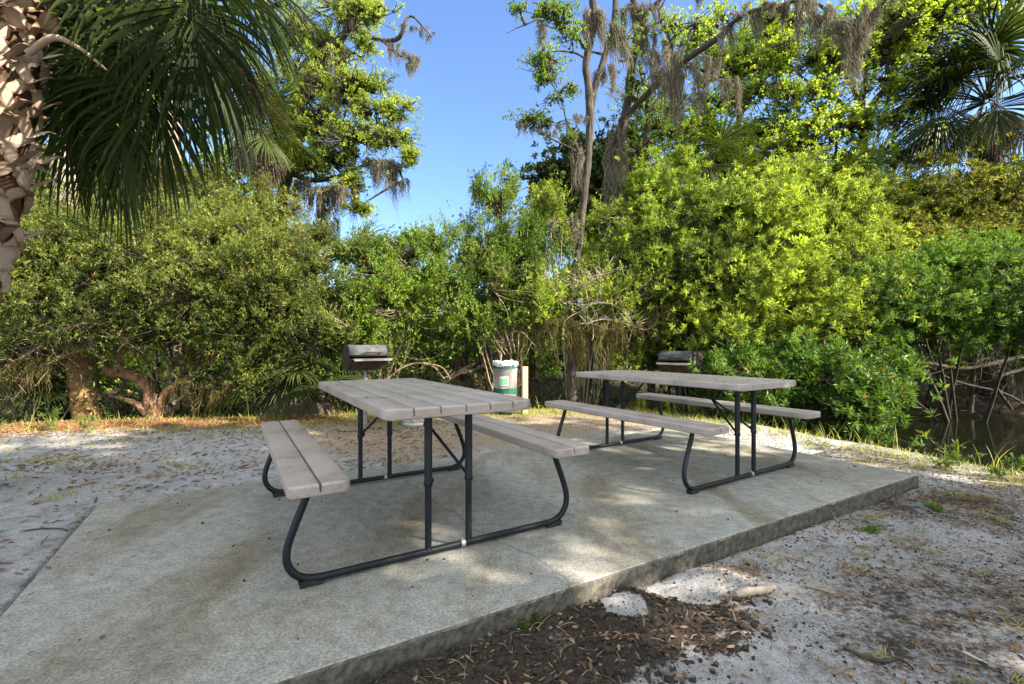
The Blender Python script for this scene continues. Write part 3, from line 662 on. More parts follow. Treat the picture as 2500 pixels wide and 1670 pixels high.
# ------------------------------------------------------------------ grills
def boxm(g, c, s, Rm=None, t=.5):
    c = np.array(c, float); s = np.array(s, float)/2
    V = np.array([(a, b, d) for a in (-1, 1) for b in (-1, 1) for d in (-1, 1)])*s
    if Rm is not None: V = V@Rm.T
    g.add(V+c, [[0, 1, 3, 2], [6, 7, 5, 4], [0, 4, 5, 1], [2, 3, 7, 6], [0, 2, 6, 4], [1, 5, 7, 3]], t)
def extr(g, prof, x0, x1):
    n = len(prof); V = [(x0, a, b) for a, b in prof]+[(x1, a, b) for a, b in prof]
    g.add(V, [[i, (i+1) % n, n+(i+1) % n, n+i] for i in range(n)]); g.add(V[:n], [list(range(n))[::-1]]); g.add(V[n:], [list(range(n))])
def grill(x, y, rz, zg, label, dark_post=False, W=.50, dz=0):
    t = thing('park_grill', (x, y, zg), label, 'grill', 'covered park grills at the clearing edge', rz)
    B = -zg-dz; h = W/2      # local: front faces -y
    g = Geo(); extr(g, [(-.13, .70+B), (.15, .70+B), (.19, .80+B), (.19, .90+B), (-.185, .85+B), (-.185, .79+B)], -h, h)
    g.build('firebox', M['rust'], t, local=True)
    g = Geo()
    extr(g, [(-.19, .905+B), (-.185, .985+B), (-.10, 1.035+B), (.10, 1.035+B), (.20, .96+B), (.20, .905+B)], -h+.004, h-.004)
    lid = g.build('lid', M['lid'], t, local=True)
    for s in (-1, 1):
        g = Geo(); extr(g, [(-.197, .83+B), (-.192, .99+B), (-.104, 1.041+B), (.104, 1.041+B), (.206, .963+B), (.206, .80+B), (.155, .70+B), (-.135, .70+B)], s*(h+.001)-.004, s*(h+.001)+.004); g.build('end_plate', M['soot'], t, local=True)
    g = Geo(); tube(g, [(-.05, -.235, .935+B), (.17, -.235, .935+B)], .012, 8)
    for q in (-.05, .17): tube(g, [(q, -.235, .935+B), (q-.05, -.185, .915+B)], .006, 6)
    g.build('lid_handle', M['soot'], lid, smooth=False, local=True)
    g = Geo()      # cooking grate with bars
    for q in np.linspace(-h+.03, h-.03, 22): tube(g, [(q, -.21, .893+B), (q, .15, .893+B)], .004, 5)
    tube(g, [(-h+.01, -.208, .893+B), (h-.01, -.208, .893+B)], .005, 5)
    g.build('grate', M['soot'], t, local=True)
    g = Geo(); boxm(g, (.03, -.255, .852+B), (W*.98, .11, .010)); boxm(g, (.03, -.312, .843+B), (W*.98, .006, .028)); g.build('shelf', M['steel_pale'], t, local=True)
    g = Geo(); tube(g, [(0, 0, -.06), (0, 0, .62+B)], .031, 14); tube(g, [(0, 0, .60+B), (0, 0, .70+B)], .022, 10); boxm(g, (0, 0, .697+B), (.16, .16, .008))
    p = g.build('post', M['post_steel'] if not dark_post else M['frame'], t, smooth=True, local=True); p.data.set_sharp_from_angle(angle=R(40))  # flag swaps in the darker frame coating for the post
grill(-1.985, 6.38, .54, -.04, 'lidded rusty park grill on a pale steel post behind the nearer table')
grill(2.66, 7.45, -.86, -.07, 'lidded dark park grill behind the farther table, end plate towards us, backed by shrubs', True, .54, .10)

# ------------------------------------------------------------------ bins and post
def litter_bin():
    x, y = -.105, 7.42; z0 = float(gh(x, y, False)); r0 = .187
    t = thing('litter_bin', (x, y, z0), 'green banded mesh litter bin with a white bag over its rim beside the wooden post', 'litter bin')
    H = .745-z0
    def band(g, r, a, b, n=48):
        th = np.arange(n)*2*np.pi/n; V = [(r*math.cos(q), r*math.sin(q), z) for z in (a, b) for q in th]
        g.add(V, [[i, (i+1) % n, n+(i+1) % n, n+i] for i in range(n)])
    g = Geo()
    n, m = 64, 26; zz = np.linspace(.06, H-.02, m)      # expanded-metal wall: real openings
    k = 0
    for s in (1, -1):
        for i in range(n):
            q = (i*2*np.pi/n)+s*np.linspace(0, 2.2, m); tube(g, np.stack([r0*np.cos(q), r0*np.sin(q), zz], 1), .0022, 3, caps=False)
    g.build('mesh_wall', M['steel_pale'], t, local=True)
    g = Geo(); band(g, r0-.012, .08, H-.01); th = np.arange(48)*2*np.pi/48
    g.V[0] = g.V[0]*(1+.03*noise3(g.V[0], 9, 8))[:, None]*np.array([1, 1, 0])+g.V[0]*np.array([0, 0, 1]); g.build('liner', M['can_mesh'], t, smooth=True, local=True)
    for a, b in ((.05, .17), (.335, .415), (H-.075, H-.02)):
        g = Geo(); band(g, r0+.004, a+.0*H, b); band(g, r0-.003, a, b); g.build('band', M['can_green'], t, smooth=True, local=True)
    g = Geo(); tube(g, [(0, 0, .04), (0, 0, .055)], r0, 32); tube(g, [(0, 0, .0), (0, 0, .045)], r0*.55, 24); g.build('base', M['soot'], t, local=True)
    g = Geo(); q = np.linspace(0, 2*np.pi, 90, endpoint=False); r = np.random.default_rng(2)   # crumpled bag rolled over the rim
    rows = []
    for rr, z, am in ((r0-.03, H-.16, .004), (r0-.014, H-.01, .008), (r0-.002, H+.035, .012), (r0+.012, H+.018, .010), (r0+.014, H-.02, .016), (r0+.010, H-.035, .022)):
        w1 = noise3(np.stack([np.cos(q)*2, np.sin(q)*2, 0*q+z*9], 1), 1.6, 6)*am+.3*am*r.normal(size=90)
        rows.append(np.stack([(rr+w1*.4)*np.cos(q), (rr+w1*.4)*np.sin(q), z+w1*1.1], 1))
    V = np.array(rows); mm, nn = V.shape[:2]; i = np.arange(mm-1)[:, None]*nn; j = np.arange(nn)[None]; k = (j+1) % nn
    g.add(V, np.stack([i+j, i+k, i+nn+k, i+nn+j], -1).reshape(-1, 4)); g.build('bag', M['bag'], t, smooth=True, local=True)
    g = Geo(); a0 = -math.pi/2-.1; q = np.linspace(a0-.30, a0+.30, 9)   # stickers, curved on the wall
    V = np.array([((r0+.006)*np.array([math.cos(a), math.sin(a)])).tolist()+[z] for z in (.475, .565) for a in q]); g.add(V, [[i, i+1, 10+i, 9+i] for i in range(8)])
    g.build('sticker', M['sticker'], t, local=True)
    g = Geo(); q = np.linspace(a0-.36, a0+.36, 9)
    V = np.array([((r0+.0045)*np.array([math.cos(a), math.sin(a)])).tolist()+[z] for z in (.455, .60) for a in q]); g.add(V, [[i, i+1, 10+i, 9+i] for i in range(8)])
    g.build('sticker_backing', M['sticker_pale'], t, local=True)
    for zb_ in (H-.03, .2): g = Geo(); boxm(g, (r0+.035, .0, zb_), (.07, .02, .03)); g.build('bracket', M['soot'], t, local=True)
litter_bin()
def wooden_post():
    x, y = .197, 7.40; z0 = float(gh(x, y, False)); g = Geo()
    prof = np.array([(-.045, -.04), (-.04, -.045), (.04, -.045), (.045, -.04), (.045, .04), (.04, .045), (-.04, .045), (-.045, .04)])
    a = .25; Rm = np.array([[math.cos(a), -math.sin(a)], [math.sin(a), math.cos(a)]]); prof = prof@Rm.T
    zs = [-.1, .69-z0, .695-z0]; sc = [1, 1, .93]
    V = np.array([(x+px*s, y+py*s, z0+z) for z, s in zip(zs, sc) for px, py in prof])
    g.add(V, [[k*8+i, k*8+(i+1) % 8, (k+1)*8+(i+1) % 8, (k+1)*8+i] for k in range(2) for i in range(8)]); g.add(V[16:], [list(range(8))])
    o = g.build('wooden_post', M['wood'], shift=(x, y, z0)); tag(o, 'square weathered timber post holding the litter bin', 'post')
wooden_post()
def metal_can():
    x, y = -1.285, 6.30; z0 = float(gh(x, y, False)); n = 96; th = np.arange(n)*2*np.pi/n
    t = thing('metal_can', (x, y, z0), 'fluted galvanised metal can on the sand behind the nearer table', 'metal can')
    prof = [(.168, 0), (.180, .004), (.181, .035), (.176, .045), (.177, .065), (.178, .075), (.190, .50), (.188, .515), (.197, .525), (.20, .535), (.195, .545)]
    V = []
    for k, (r, z) in enumerate(prof):
        fl = .0055*np.sign(np.cos(th*24))*(1 if 5 <= k <= 6 else 0)
        V.append(np.stack([(r+fl)*np.cos(th), (r+fl)*np.sin(th), 0*th+z], 1))
    V = np.concatenate(V); g = Geo(); j = np.arange(n); k = (j+1) % n
    for i in range(len(prof)-1): g.add(V, np.stack([i*n+j, i*n+k, (i+1)*n+k, (i+1)*n+j], 1)) if i == 0 else g.F.append(np.stack([i*n+j, i*n+k, (i+1)*n+k, (i+1)*n+j], 1))
    g.M = [np.zeros(sum(len(f) for f in g.F))]
    g.build('can_body', M['galv'], t, local=True)
    g = Geo(); tube(g, [(0, 0, .53), (0, 0, .545), (0, 0, .56)], [.2, .19, .03], 48); g.build('lid', M['galv'], t, local=True)
metal_can()

# ------------------------------------------------------------------ vegetation
def limb_path(px, Yd=None, n=26):
    """rows (u, v, Y, radius_px) -> world points + radii"""
    a = np.array([list(P(q[0], q[1], q[2]))+[q[3]*q[2]/FPX] for q in px]); a = smooth_path(a, n); return a[:, :3], np.maximum(a[:, 3], .003)
def shrub(name, label, cat, base, blobs, nclu, leaf, lm, bark='twig', group=None, seed=0, carve=.35, freq=1.6, stem_r=.035, nstem=5, twig_frac=.13, stems=None, extra=None, tint=None, k_fine=5.2):
    r = np.random.default_rng(seed); bl = px_blobs(blobs); base = np.array(base, float)
    t = thing(name, base, label, cat, group)
    p, d, idx = crown_points(bl, int(nclu*(2.9 if k_fine else 2.4)*1.45), r, carve+.25, freq*1.5, seed, .42, fine=k_fine, fth=-.22); z = gh(p[:, 0], p[:, 1], False)
    k = (p[:, 2] > np.maximum(z, -.42)+.04) & (r.random(len(p)) < .30+.70*sstep(.1, 2.1, p[:, 2]+.35*noise3(p, 1.1, seed+40))); p, d, idx = p[k], d[k], idx[k]
    g = Geo(); leaves(g, p, d, r, **leaf, tint=(None if tint is None else tint(p))); g.build('foliage', M[lm], t)
    g = Geo(); hubs = twigs_for(g, p, None, bl, idx, r, twig_frac, .0035)
    src = [base+UP*.1]
    g2 = Geo(); gt_ = Geo()
    if stems:
        for s in stems:
            pts, rad = limb_path(s); tube(gt_, pts, rad*(1+.12*noise3(pts, 5, seed)), 10, jitter=.07, seed=seed); src += list(pts[3:])
    for i in range(nstem):
        b = bl[i*len(bl)//max(nstem, 1)][0]; s0 = base+np.array([r.normal()*.12, r.normal()*.1, -.15]); m = np.array([.5*s0[0]+.5*b[0]+r.normal()*.15, .5*(s0[1]+b[1])+r.normal()*.1, s0[2]*.45+b[2]*.55+.1])
        q = np.linspace(0, 1, 14)[:, None]; pts = (1-q)**2*s0+2*q*(1-q)*m+q*q*b; pts += .03*noise3(pts+i, 2.2, 4)[:, None]
        tube(g2, pts, np.linspace(stem_r, stem_r*.35, 14)*(.7+.6*r.random()), 7); src += list(pts[3:])
    connect(g2, src, bl, hubs if hubs is not None else [[]]*len(bl), r, stem_r*.5)
    g2.V += g.V; n0 = g2.n; g2.F += [f+n0 for f in g.F]; g2.T += g.T; g2.M += g.M; g2.n += g.n
    g2.build('stems', M[bark], t, smooth=True)
    if stems: gt_.build('trunk', M['bark_orange'], t, smooth=True)
    return t
SM = dict(k=10, L=.052, W=.0145, twig=.13, up=.5, spread=.8)       # small narrow shrub leaves
WM = dict(k=9, L=.050, W=.0165, twig=.16, up=.9, spread=.7)       # upright myrtle leaves
BIG = dict(k=12, L=.080, W=.021, twig=.07, up=.7, spread=1.2)    # whorled long leaves
def gb(u, Y, dz=0): x = (u-CX)*Y/FPX; return (x, Y, float(gh(x, Y, False))+dz)

# --- left: large evergreen shrubs with twisted trunks
shrub('evergreen_shrub', 'large olive green shrub at the far left behind the booted palm trunk', 'shrub', gb(120, 7.0),
      [(60, 700, 6.9, 160, 150), (190, 610, 7.2, 170, 130), (40, 560, 7.4, 130, 110), (310, 580, 7.4, 130, 120), (240, 760, 6.8, 130, 110), (60, 880, 6.9, 110, 90, .5), (170, 880, 7.3, 90, 80, .5)],
      8200, SM, 'olive_leaf', 'twig_dark', seed=11, carve=.42, nstem=4, stem_r=.03)
shrub('evergreen_shrub', 'spreading olive green shrub on a twisted orange brown trunk, left of the pad', 'shrub', gb(372, 7.15),
      [(430, 640, 7.0, 130, 130), (530, 575, 7.3, 120, 90), (640, 650, 7.1, 130, 130), (530, 760, 6.9, 140, 110), (700, 760, 7.2, 110, 110), (400, 800, 7.0, 110, 80, .8), (620, 880, 7.0, 110, 70, .7), (480, 900, 7.3, 90, 60, .5), (725, 640, 7.6, 70, 50)],
      9800, SM, 'olive_leaf', 'twig_dark', seed=12, carve=.45, nstem=3, stem_r=.028,
      stems=[[(388, 1035, 6.95, 17), (372, 1000, 6.95, 17), (365, 950, 7.0, 15), (345, 925, 7.0, 13), (300, 912, 7.05, 12), (262, 905, 7.1, 10), (245, 870, 7.1, 8), (225, 840, 7.2, 6), (205, 780, 7.2, 4)],
             [(392, 1025, 7.0, 14), (398, 975, 7.0, 12), (420, 945, 7.0, 9), (450, 930, 7.05, 7), (520, 870, 7.1, 6), (570, 800, 7.1, 5)],
             [(368, 950, 7.0, 11), (330, 915, 7.0, 10), (290, 900, 7.0, 9), (295, 850, 7.0, 8), (330, 835, 7.05, 7), (380, 790, 7.1, 6), (440, 730, 7.1, 5), (560, 660, 7.2, 4)],
             [(360, 1010, 6.9, 10), (330, 985, 6.9, 7), (300, 975, 6.9, 5), (270, 965, 6.95, 4)],
             [(400, 880, 7.1, 6), (470, 870, 7.1, 5), (530, 820, 7.1, 5), (590, 760, 7.15, 4)]])
shrub('evergreen_shrub', 'yellow green sunlit shrub top between the hanging palm fronds and the live oak', 'shrub', gb(470, 8.6),
      [(330, 490, 8.6, 120, 60), (450, 470, 8.4, 90, 60, .8), (590, 500, 8.5, 90, 50, .8), (700, 600, 8.3, 80, 50), (780, 575, 8.4, 40, 40, .6), (120, 460, 8.8, 120, 60), (230, 420, 9.2, 120, 80), (540, 410, 9.2, 26, 50, .35), (660, 530, 8.5, 40, 34, .6), (520, 430, 8.9, 30, 40, .35), (400, 420, 8.9, 34, 40, .4), (640, 455, 8.8, 26, 40, .35), (720, 505, 8.6, 26, 36, .4)],
      6500, SM, 'bronze_leaf', 'twig_dark', seed=13, carve=.3, nstem=5)
# --- centre: upright light shrubs
shrub('wax_myrtle', 'bushy green shrub behind the left park grill', 'shrub', gb(900, 8.0),
      [(870, 800, 7.7, 90, 90), (950, 720, 7.9, 100, 90), (900, 640, 8.2, 70, 60, .8), (1010, 640, 8.0, 90, 70), (1075, 580, 8.0, 40, 36, 1.1), (1000, 590, 8.1, 45, 30), (970, 850, 8.0, 80, 50, .4), (800, 850, 7.8, 60, 50, .5), (940, 605, 8.3, 30, 28)],
      5600, WM, 'green_leaf', 'twig', seed=21, carve=.6, nstem=18, stem_r=.017)
shrub('wax_myrtle', 'tall airy shrub with a pointed top against the sky, behind the litter bin', 'shrub', gb(1230, 8.3),
      [(1190, 700, 8.1, 90, 110), (1110, 720, 8.0, 70, 90), (1250, 620, 8.3, 80, 80), (1185, 580, 8.2, 70, 60), (1210, 490, 8.3, 42, 50, .7), (1225, 425, 8.3, 22, 38, .7), (1245, 455, 8.3, 26, 36, .6), (1165, 460, 8.3, 24, 40, .35), (1160, 790, 8.2, 90, 50, .5), (1290, 740, 8.2, 80, 70), (1290, 545, 8.3, 35, 40, .5)],
      6300, WM, 'green_leaf', 'twig', seed=22, carve=.55, nstem=24, stem_r=.015)
shrub('wax_myrtle', 'yellow green sunlit shrub around the foot of the tall two stemmed tree', 'shrub', gb(1420, 8.6),
      [(1340, 500, 8.5, 45, 55, .8), (1345, 580, 8.6, 50, 60), (1480, 620, 9.0, 75, 60), (1430, 700, 8.7, 100, 60), (1340, 700, 8.2, 80, 80), (1520, 720, 8.4, 80, 90), (1400, 780, 8.5, 90, 40, .3), (1490, 540, 8.8, 45, 40, .7)],
      5800, WM, 'lime_leaf', 'twig_pale', seed=23, carve=.6, nstem=20, stem_r=.015)
# --- right: long leaved bright shrubs
shrub('swamp_shrub', 'bright lime sunlit shrub rising behind the farther table', 'shrub', gb(1680, 8.6),
      [(1650, 540, 8.9, 110, 110), (1590, 640, 8.6, 110, 100), (1720, 660, 8.4, 120, 110), (1620, 440, 9.4, 70, 60, .8), (1640, 760, 8.6, 130, 70), (1530, 790, 8.6, 90, 60, .8), (1780, 560, 8.8, 100, 110), (1560, 450, 9.0, 32, 44, .4), (1665, 385, 9.4, 26, 36, .4), (1500, 520, 8.8, 40, 40, .4)],
      5200, BIG, 'mid_leaf', 'twig_dark', seed=31, carve=.62, nstem=7)
shrub('swamp_shrub', 'largest lime green shrub right of centre with whorled long leaves', 'shrub', gb(1960, 7.9),
      [(1900, 560, 8.6, 110, 120), (1880, 690, 8.1, 130, 110), (2010, 600, 8.3, 100, 90), (1800, 790, 7.8, 120, 80), (1970, 760, 7.6, 120, 90), (2060, 520, 8.6, 80, 60), (1960, 450, 9.2, 80, 60, .7), (1850, 425, 9.0, 34, 40, .5), (1990, 405, 9.2, 30, 44, .4), (2060, 455, 8.8, 34, 34, .5)],
      5800, BIG, 'lime_leaf', 'twig_dark', seed=32, carve=.62, nstem=7)
shrub('swamp_shrub', 'low dark green shrub leaning over the creek edge at the right of the farther table', 'shrub', gb(2040, 6.9),
      [(1880, 900, 7.0, 120, 70), (2020, 930, 6.6, 110, 75), (2090, 1010, 6.4, 90, 65), (2150, 960, 6.5, 70, 40, .8), (1800, 880, 7.8, 100, 70, .9), (1990, 1000, 6.6, 110, 60), (1850, 970, 6.9, 90, 50, .8), (2200, 900, 6.7, 60, 40, .5), (1640, 880, 8.7, 80, 70, .7), (1720, 950, 8.5, 80, 50, .6)],
      4600, dict(k=11, L=.10, W=.028, twig=.07, up=.5, spread=1.25), 'deep_leaf', 'twig_dark', seed=33, carve=.45, nstem=8, stem_r=.02)
shrub('swamp_shrub', 'broad green shrub filling the right edge above the creek water', 'shrub', gb(2350, 9.4),
      [(2140, 730, 7.6, 110, 90), (2270, 760, 7.8, 130, 90), (2400, 690, 7.8, 130, 90), (2300, 660, 8.2, 110, 60), (2480, 780, 7.6, 100, 70), (2120, 830, 7.4, 80, 60), (2440, 620, 8.3, 90, 50)],
      3900, BIG, 'deep_leaf', 'twig_dark', seed=34, carve=.40, nstem=6)
shrub('swamp_shrub', 'bronze tinted dark shrub below the right hand palm', 'shrub', gb(2300, 11),
      [(2130, 560, 10.2, 120, 80), (2260, 500, 10.4, 130, 80), (2400, 490, 10.2, 130, 80), (2330, 590, 9.8, 140, 70), (2200, 620, 9.8, 110, 60), (2490, 560, 10.0, 90, 90), (2290, 400, 10.6, 60, 40, .35), (2330, 350, 10.8, 40, 50, .25), (2050, 610, 10, 70, 60)],
      5600, dict(k=10, L=.09, W=.026, twig=.08, up=.8, spread=1.1), 'bronze_leaf', 'twig_dark', seed=35, carve=.40, nstem=6)

# --- trees -----------------------------------------------------------
def tree(name, label, cat, base, limbs, blobs, nclu, leaf, lm, bark, seed, moss=None, mossm='moss', carve=.2, freq=2.0, twig_frac=.7, twig_r=.006, group=None, sides=10, conn=.03, rs=1.0):
    r = np.random.default_rng(seed); t = thing(name, base, label, cat, group); src = []
    g = Geo()
    for i, l in enumerate(limbs):
        pts, rad = limb_path(l, n=max(14, 8*len(l)))
        pts[1:-1] += (.012*noise3(pts, 3, seed+i)[:, None]*np.array([1, 1, .2]))[1:-1]
        tube(g, pts, rs*rad*(1+.08*noise3(pts, 6, seed)), sides, jitter=.05, seed=seed+i); src += list(pts)
    bl = px_blobs(blobs) if blobs else []
    if bl:
        p, d, idx = crown_points(bl, int(nclu*1.35), r, carve-.15, freq, seed, .75, fine=4.2, fth=-.1, zs=.42)
        gf = Geo(); leaves(gf, p, d, r, **leaf); gf.build('crown', M[lm], t)
        gt = Geo(); hubs = twigs_for(gt, p, None, bl, idx, r, twig_frac, twig_r); connect(g, src, bl, hubs, r, conn)
        g.V += gt.V; n0 = g.n; g.F += [f+n0 for f in gt.F]; g.T += gt.T; g.M += gt.M; g.n += gt.n
    g.build('trunk', M[bark], t, smooth=True)
    if moss:
        for m in moss:
            gm = Geo(); moss_clump(gm, P(m[0], m[1], m[2]), m[3]*m[2]/FPX, m[4]*m[2]/FPX, m[5], r, .010); gm.build('moss_clump', M[mossm], t)
    return t
def ms(u, v, Y, L, w, n=None): return (u, v, Y, L, w, n or int(40+L*w*.11))
OAKL = dict(k=11, L=.054, W=.024, twig=.16, up=.5, spread=1.0)
tree('live_oak', 'live oak hung with grey moss, left of the open sky', 'tree', gb(690, 11.0),
     [[(680, 1000, 11, 17), (688, 560, 11, 15), (690, 480, 11, 14), (702, 420, 11, 13), (715, 330, 11, 12), (735, 240, 11, 13), (760, 175, 11, 13), (800, 125, 10.8, 12), (850, 70, 10.6, 9), (875, 20, 10.6, 7), (880, -60, 10.6, 5)],
      [(862, 60, 10.6, 7), (885, 80, 10.5, 6), (925, 96, 10.4, 5), (962, 98, 10.4, 5), (980, 80, 10.3, 5), (992, 45, 10.3, 3), (1010, 42, 10.3, 2.5), (1040, 75, 10.3, 2), (1052, 90, 10.3, 1)],
      [(935, 97, 10.4, 4), (960, 125, 10.4, 3), (985, 140, 10.4, 2.5), (1012, 142, 10.4, 2)],
      [(735, 240, 11, 7), (770, 300, 10.8, 6), (830, 330, 10.6, 5), (900, 350, 10.5, 4), (960, 345, 10.4, 3)],
      [(702, 420, 11, 8), (760, 440, 10.8, 6), (830, 430, 10.6, 5), (900, 400, 10.5, 4), (960, 400, 10.4, 3), (985, 440, 10.4, 2)],
      [(735, 240, 11, 9), (690, 160, 11, 8), (660, 60, 11, 7), (640, -60, 11, 6)],
      [(870, 20, 10.6, 5), (920, -40, 10.4, 4), (960, -80, 10.4, 3)]],
     [(879, 30, 10.6, 55, 45), (830, 20, 10.8, 60, 40), (808, 215, 10.8, 65, 55), (750, 300, 11, 75, 70), (879, 205, 10.5, 55, 45), (920, 270, 10.4, 52, 42), (985, 258, 10.3, 32, 26), (865, 336, 10.5, 60, 45), (955, 335, 10.3, 48, 36), (1008, 376, 10.2, 24, 26), (975, 412, 10.2, 18, 18, .5), (781, 390, 10.8, 70, 45), (700, 380, 11, 60, 50), (850, 440, 10.4, 30, 40), (876, 505, 10.2, 26, 26), (890, 600, 9.9, 28, 55, .8), (812, 590, 10.0, 30, 14, .6), (740, 180, 11, 50, 60), (780, 110, 11, 50, 60, .7), (700, 60, 11.2, 60, 80, .7), (880, 110, 10.6, 40, 30, .6), (940, 20, 10.5, 30, 20, .5), (650, 250, 11.3, 60, 90, .7), (830, 130, 10.8, 40, 30, .6)],
     16000, OAKL, 'oak_leaf', 'bark', 41, carve=.95, freq=2.4, group=None,
     moss=[ms(740, 440, 10.7, 80, 30), ms(775, 460, 10.5, 85, 35), ms(805, 455, 10.4, 120, 35), ms(830, 450, 10.4, 110, 35), ms(855, 460, 10.3, 110, 30), ms(785, 510, 10.4, 90, 16), ms(812, 540, 10.3, 70, 16), ms(718, 455, 10.7, 60, 16), ms(895, 385, 10.3, 90, 16), ms(925, 390, 10.3, 80, 22), ms(942, 395, 10.3, 85, 26), ms(963, 400, 10.3, 130, 12), ms(982, 440, 10.2, 60, 12), ms(800, 150, 10.7, 70, 34), ms(830, 130, 10.6, 90, 24), ms(770, 190, 10.7, 80, 30), ms(960, 105, 10.3, 60, 14), ms(985, 125, 10.3, 50, 20), ms(1005, 150, 10.3, 70, 16), ms(1010, 135, 10.3, 60, 22), ms(992, 60, 10.3, 40, 16), ms(1030, 70, 10.3, 35, 16), ms(1050, 85, 10.3, 22, 12), ms(870, 40, 10.5, 50, 16), ms(840, 230, 10.6, 70, 24), ms(880, 260, 10.5, 60, 16), ms(750, 60, 10.9, 70, 24), ms(730, 30, 10.9, 80, 20), ms(990, 370, 10.3, 50, 10), ms(890, 610, 10.0, 50, 16)])
T1L = dict(k=7, L=.052, W=.028, twig=.14, up=.0, spread=1.0, droop=.4)
tree('tall_hardwood', 'tall grey trunk forking in two high stems right of the sky gap, small sparse leaves', 'tree', gb(1395, 8.3),
     [[(1396, 1012, 8.2, 18), (1396, 940, 8.2, 16), (1398, 850, 8.25, 15), (1402, 740, 8.3, 13), (1408, 637, 8.3, 11), (1414, 598, 8.3, 11), (1424, 498, 8.3, 12), (1435, 399, 8.3, 13), (1439, 320, 8.3, 13), (1440, 250, 8.3, 13), (1431, 166, 8.3, 12), (1440, 100, 8.3, 14), (1452, 44, 8.3, 12), (1447, -20, 8.3, 11), (1440, -200, 8.3, 9)],
      [(1439, 280, 8.3, 10), (1455, 210, 8.35, 11), (1477, 133, 8.4, 10), (1499, 55, 8.5, 10), (1505, -20, 8.5, 9), (1530, -180, 8.6, 7)],
      [(1446, 50, 8.3, 5), (1410, 54, 8.2, 4), (1366, 52, 8.1, 4), (1327, 42, 8.0, 3), (1297, 52, 7.9, 2.5), (1262, 68, 7.9, 1.5), (1235, 83, 7.9, .8)],
      [(1432, 400, 8.3, 4), (1400, 366, 8.2, 3), (1355, 343, 8.1, 3), (1311, 321, 8.0, 2), (1272, 293, 8.0, 1.5)],
      [(1415, 375, 8.3, 3), (1385, 300, 8.2, 2.5), (1370, 240, 8.1, 2), (1345, 200, 8.0, 1.5)],
      [(1433, 145, 8.3, 4), (1400, 128, 8.2, 3.5), (1350, 125, 8.1, 2.5), (1320, 140, 8.1, 2)],
      [(1477, 133, 8.4, 5), (1440, 125, 8.3, 3), (1425, 120, 8.3, 2)],
      [(1366, 52, 8.1, 3), (1340, 20, 8.0, 2), (1300, 5, 8, 1.5)],
      [(1445, 0, 8.3, 4), (1400, -30, 8.2, 3), (1370, -10, 8.2, 2)]],
     [(1268, 22, 7.9, 34, 18, .6), (1330, 25, 8.0, 40, 22, .7), (1340, 140, 8.0, 40, 26, .8), (1320, 165, 8.0, 30, 26, .7), (1325, 195, 8.0, 26, 18, .5), (1390, 215, 8.1, 22, 26, .5), (1375, 25, 8.1, 30, 36, .6), (1290, 285, 8.0, 40, 16, .8), (1335, 300, 8.0, 36, 18, .6), (1350, 240, 8.0, 30, 20, .5), (1400, 90, 8.2, 30, 30, .5), (1520, 100, 8.6, 36, 50, .5), (1360, 60, 8.1, 40, 18, .5), (1395, 330, 8.2, 14, 16, .4)],
     1050, T1L, 'green_leaf', 'bark', 42, carve=.5, freq=3.5, twig_r=.004, rs=.75,
     moss=[ms(1328, 60, 8, 60, 8), ms(1322, 90, 8, 40, 8), ms(1273, 300, 8, 48, 9), ms(1305, 310, 8, 30, 8), ms(1330, 290, 8, 45, 14), ms(1342, 320, 8, 30, 12), ms(1376, 300, 8.1, 40, 10), ms(1396, 320, 8.2, 45, 10), ms(1410, 365, 8.2, 120, 8), ms(1420, 280, 8.2, 50, 14), ms(1475, 165, 8.4, 105, 22), ms(1455, 30, 8.2, 120, 22), ms(1428, 60, 8.2, 60, 10), ms(1500, 60, 8.4, 130, 14), ms(1402, 520, 8.2, 90, 8), ms(1345, 175, 8, 40, 9)])
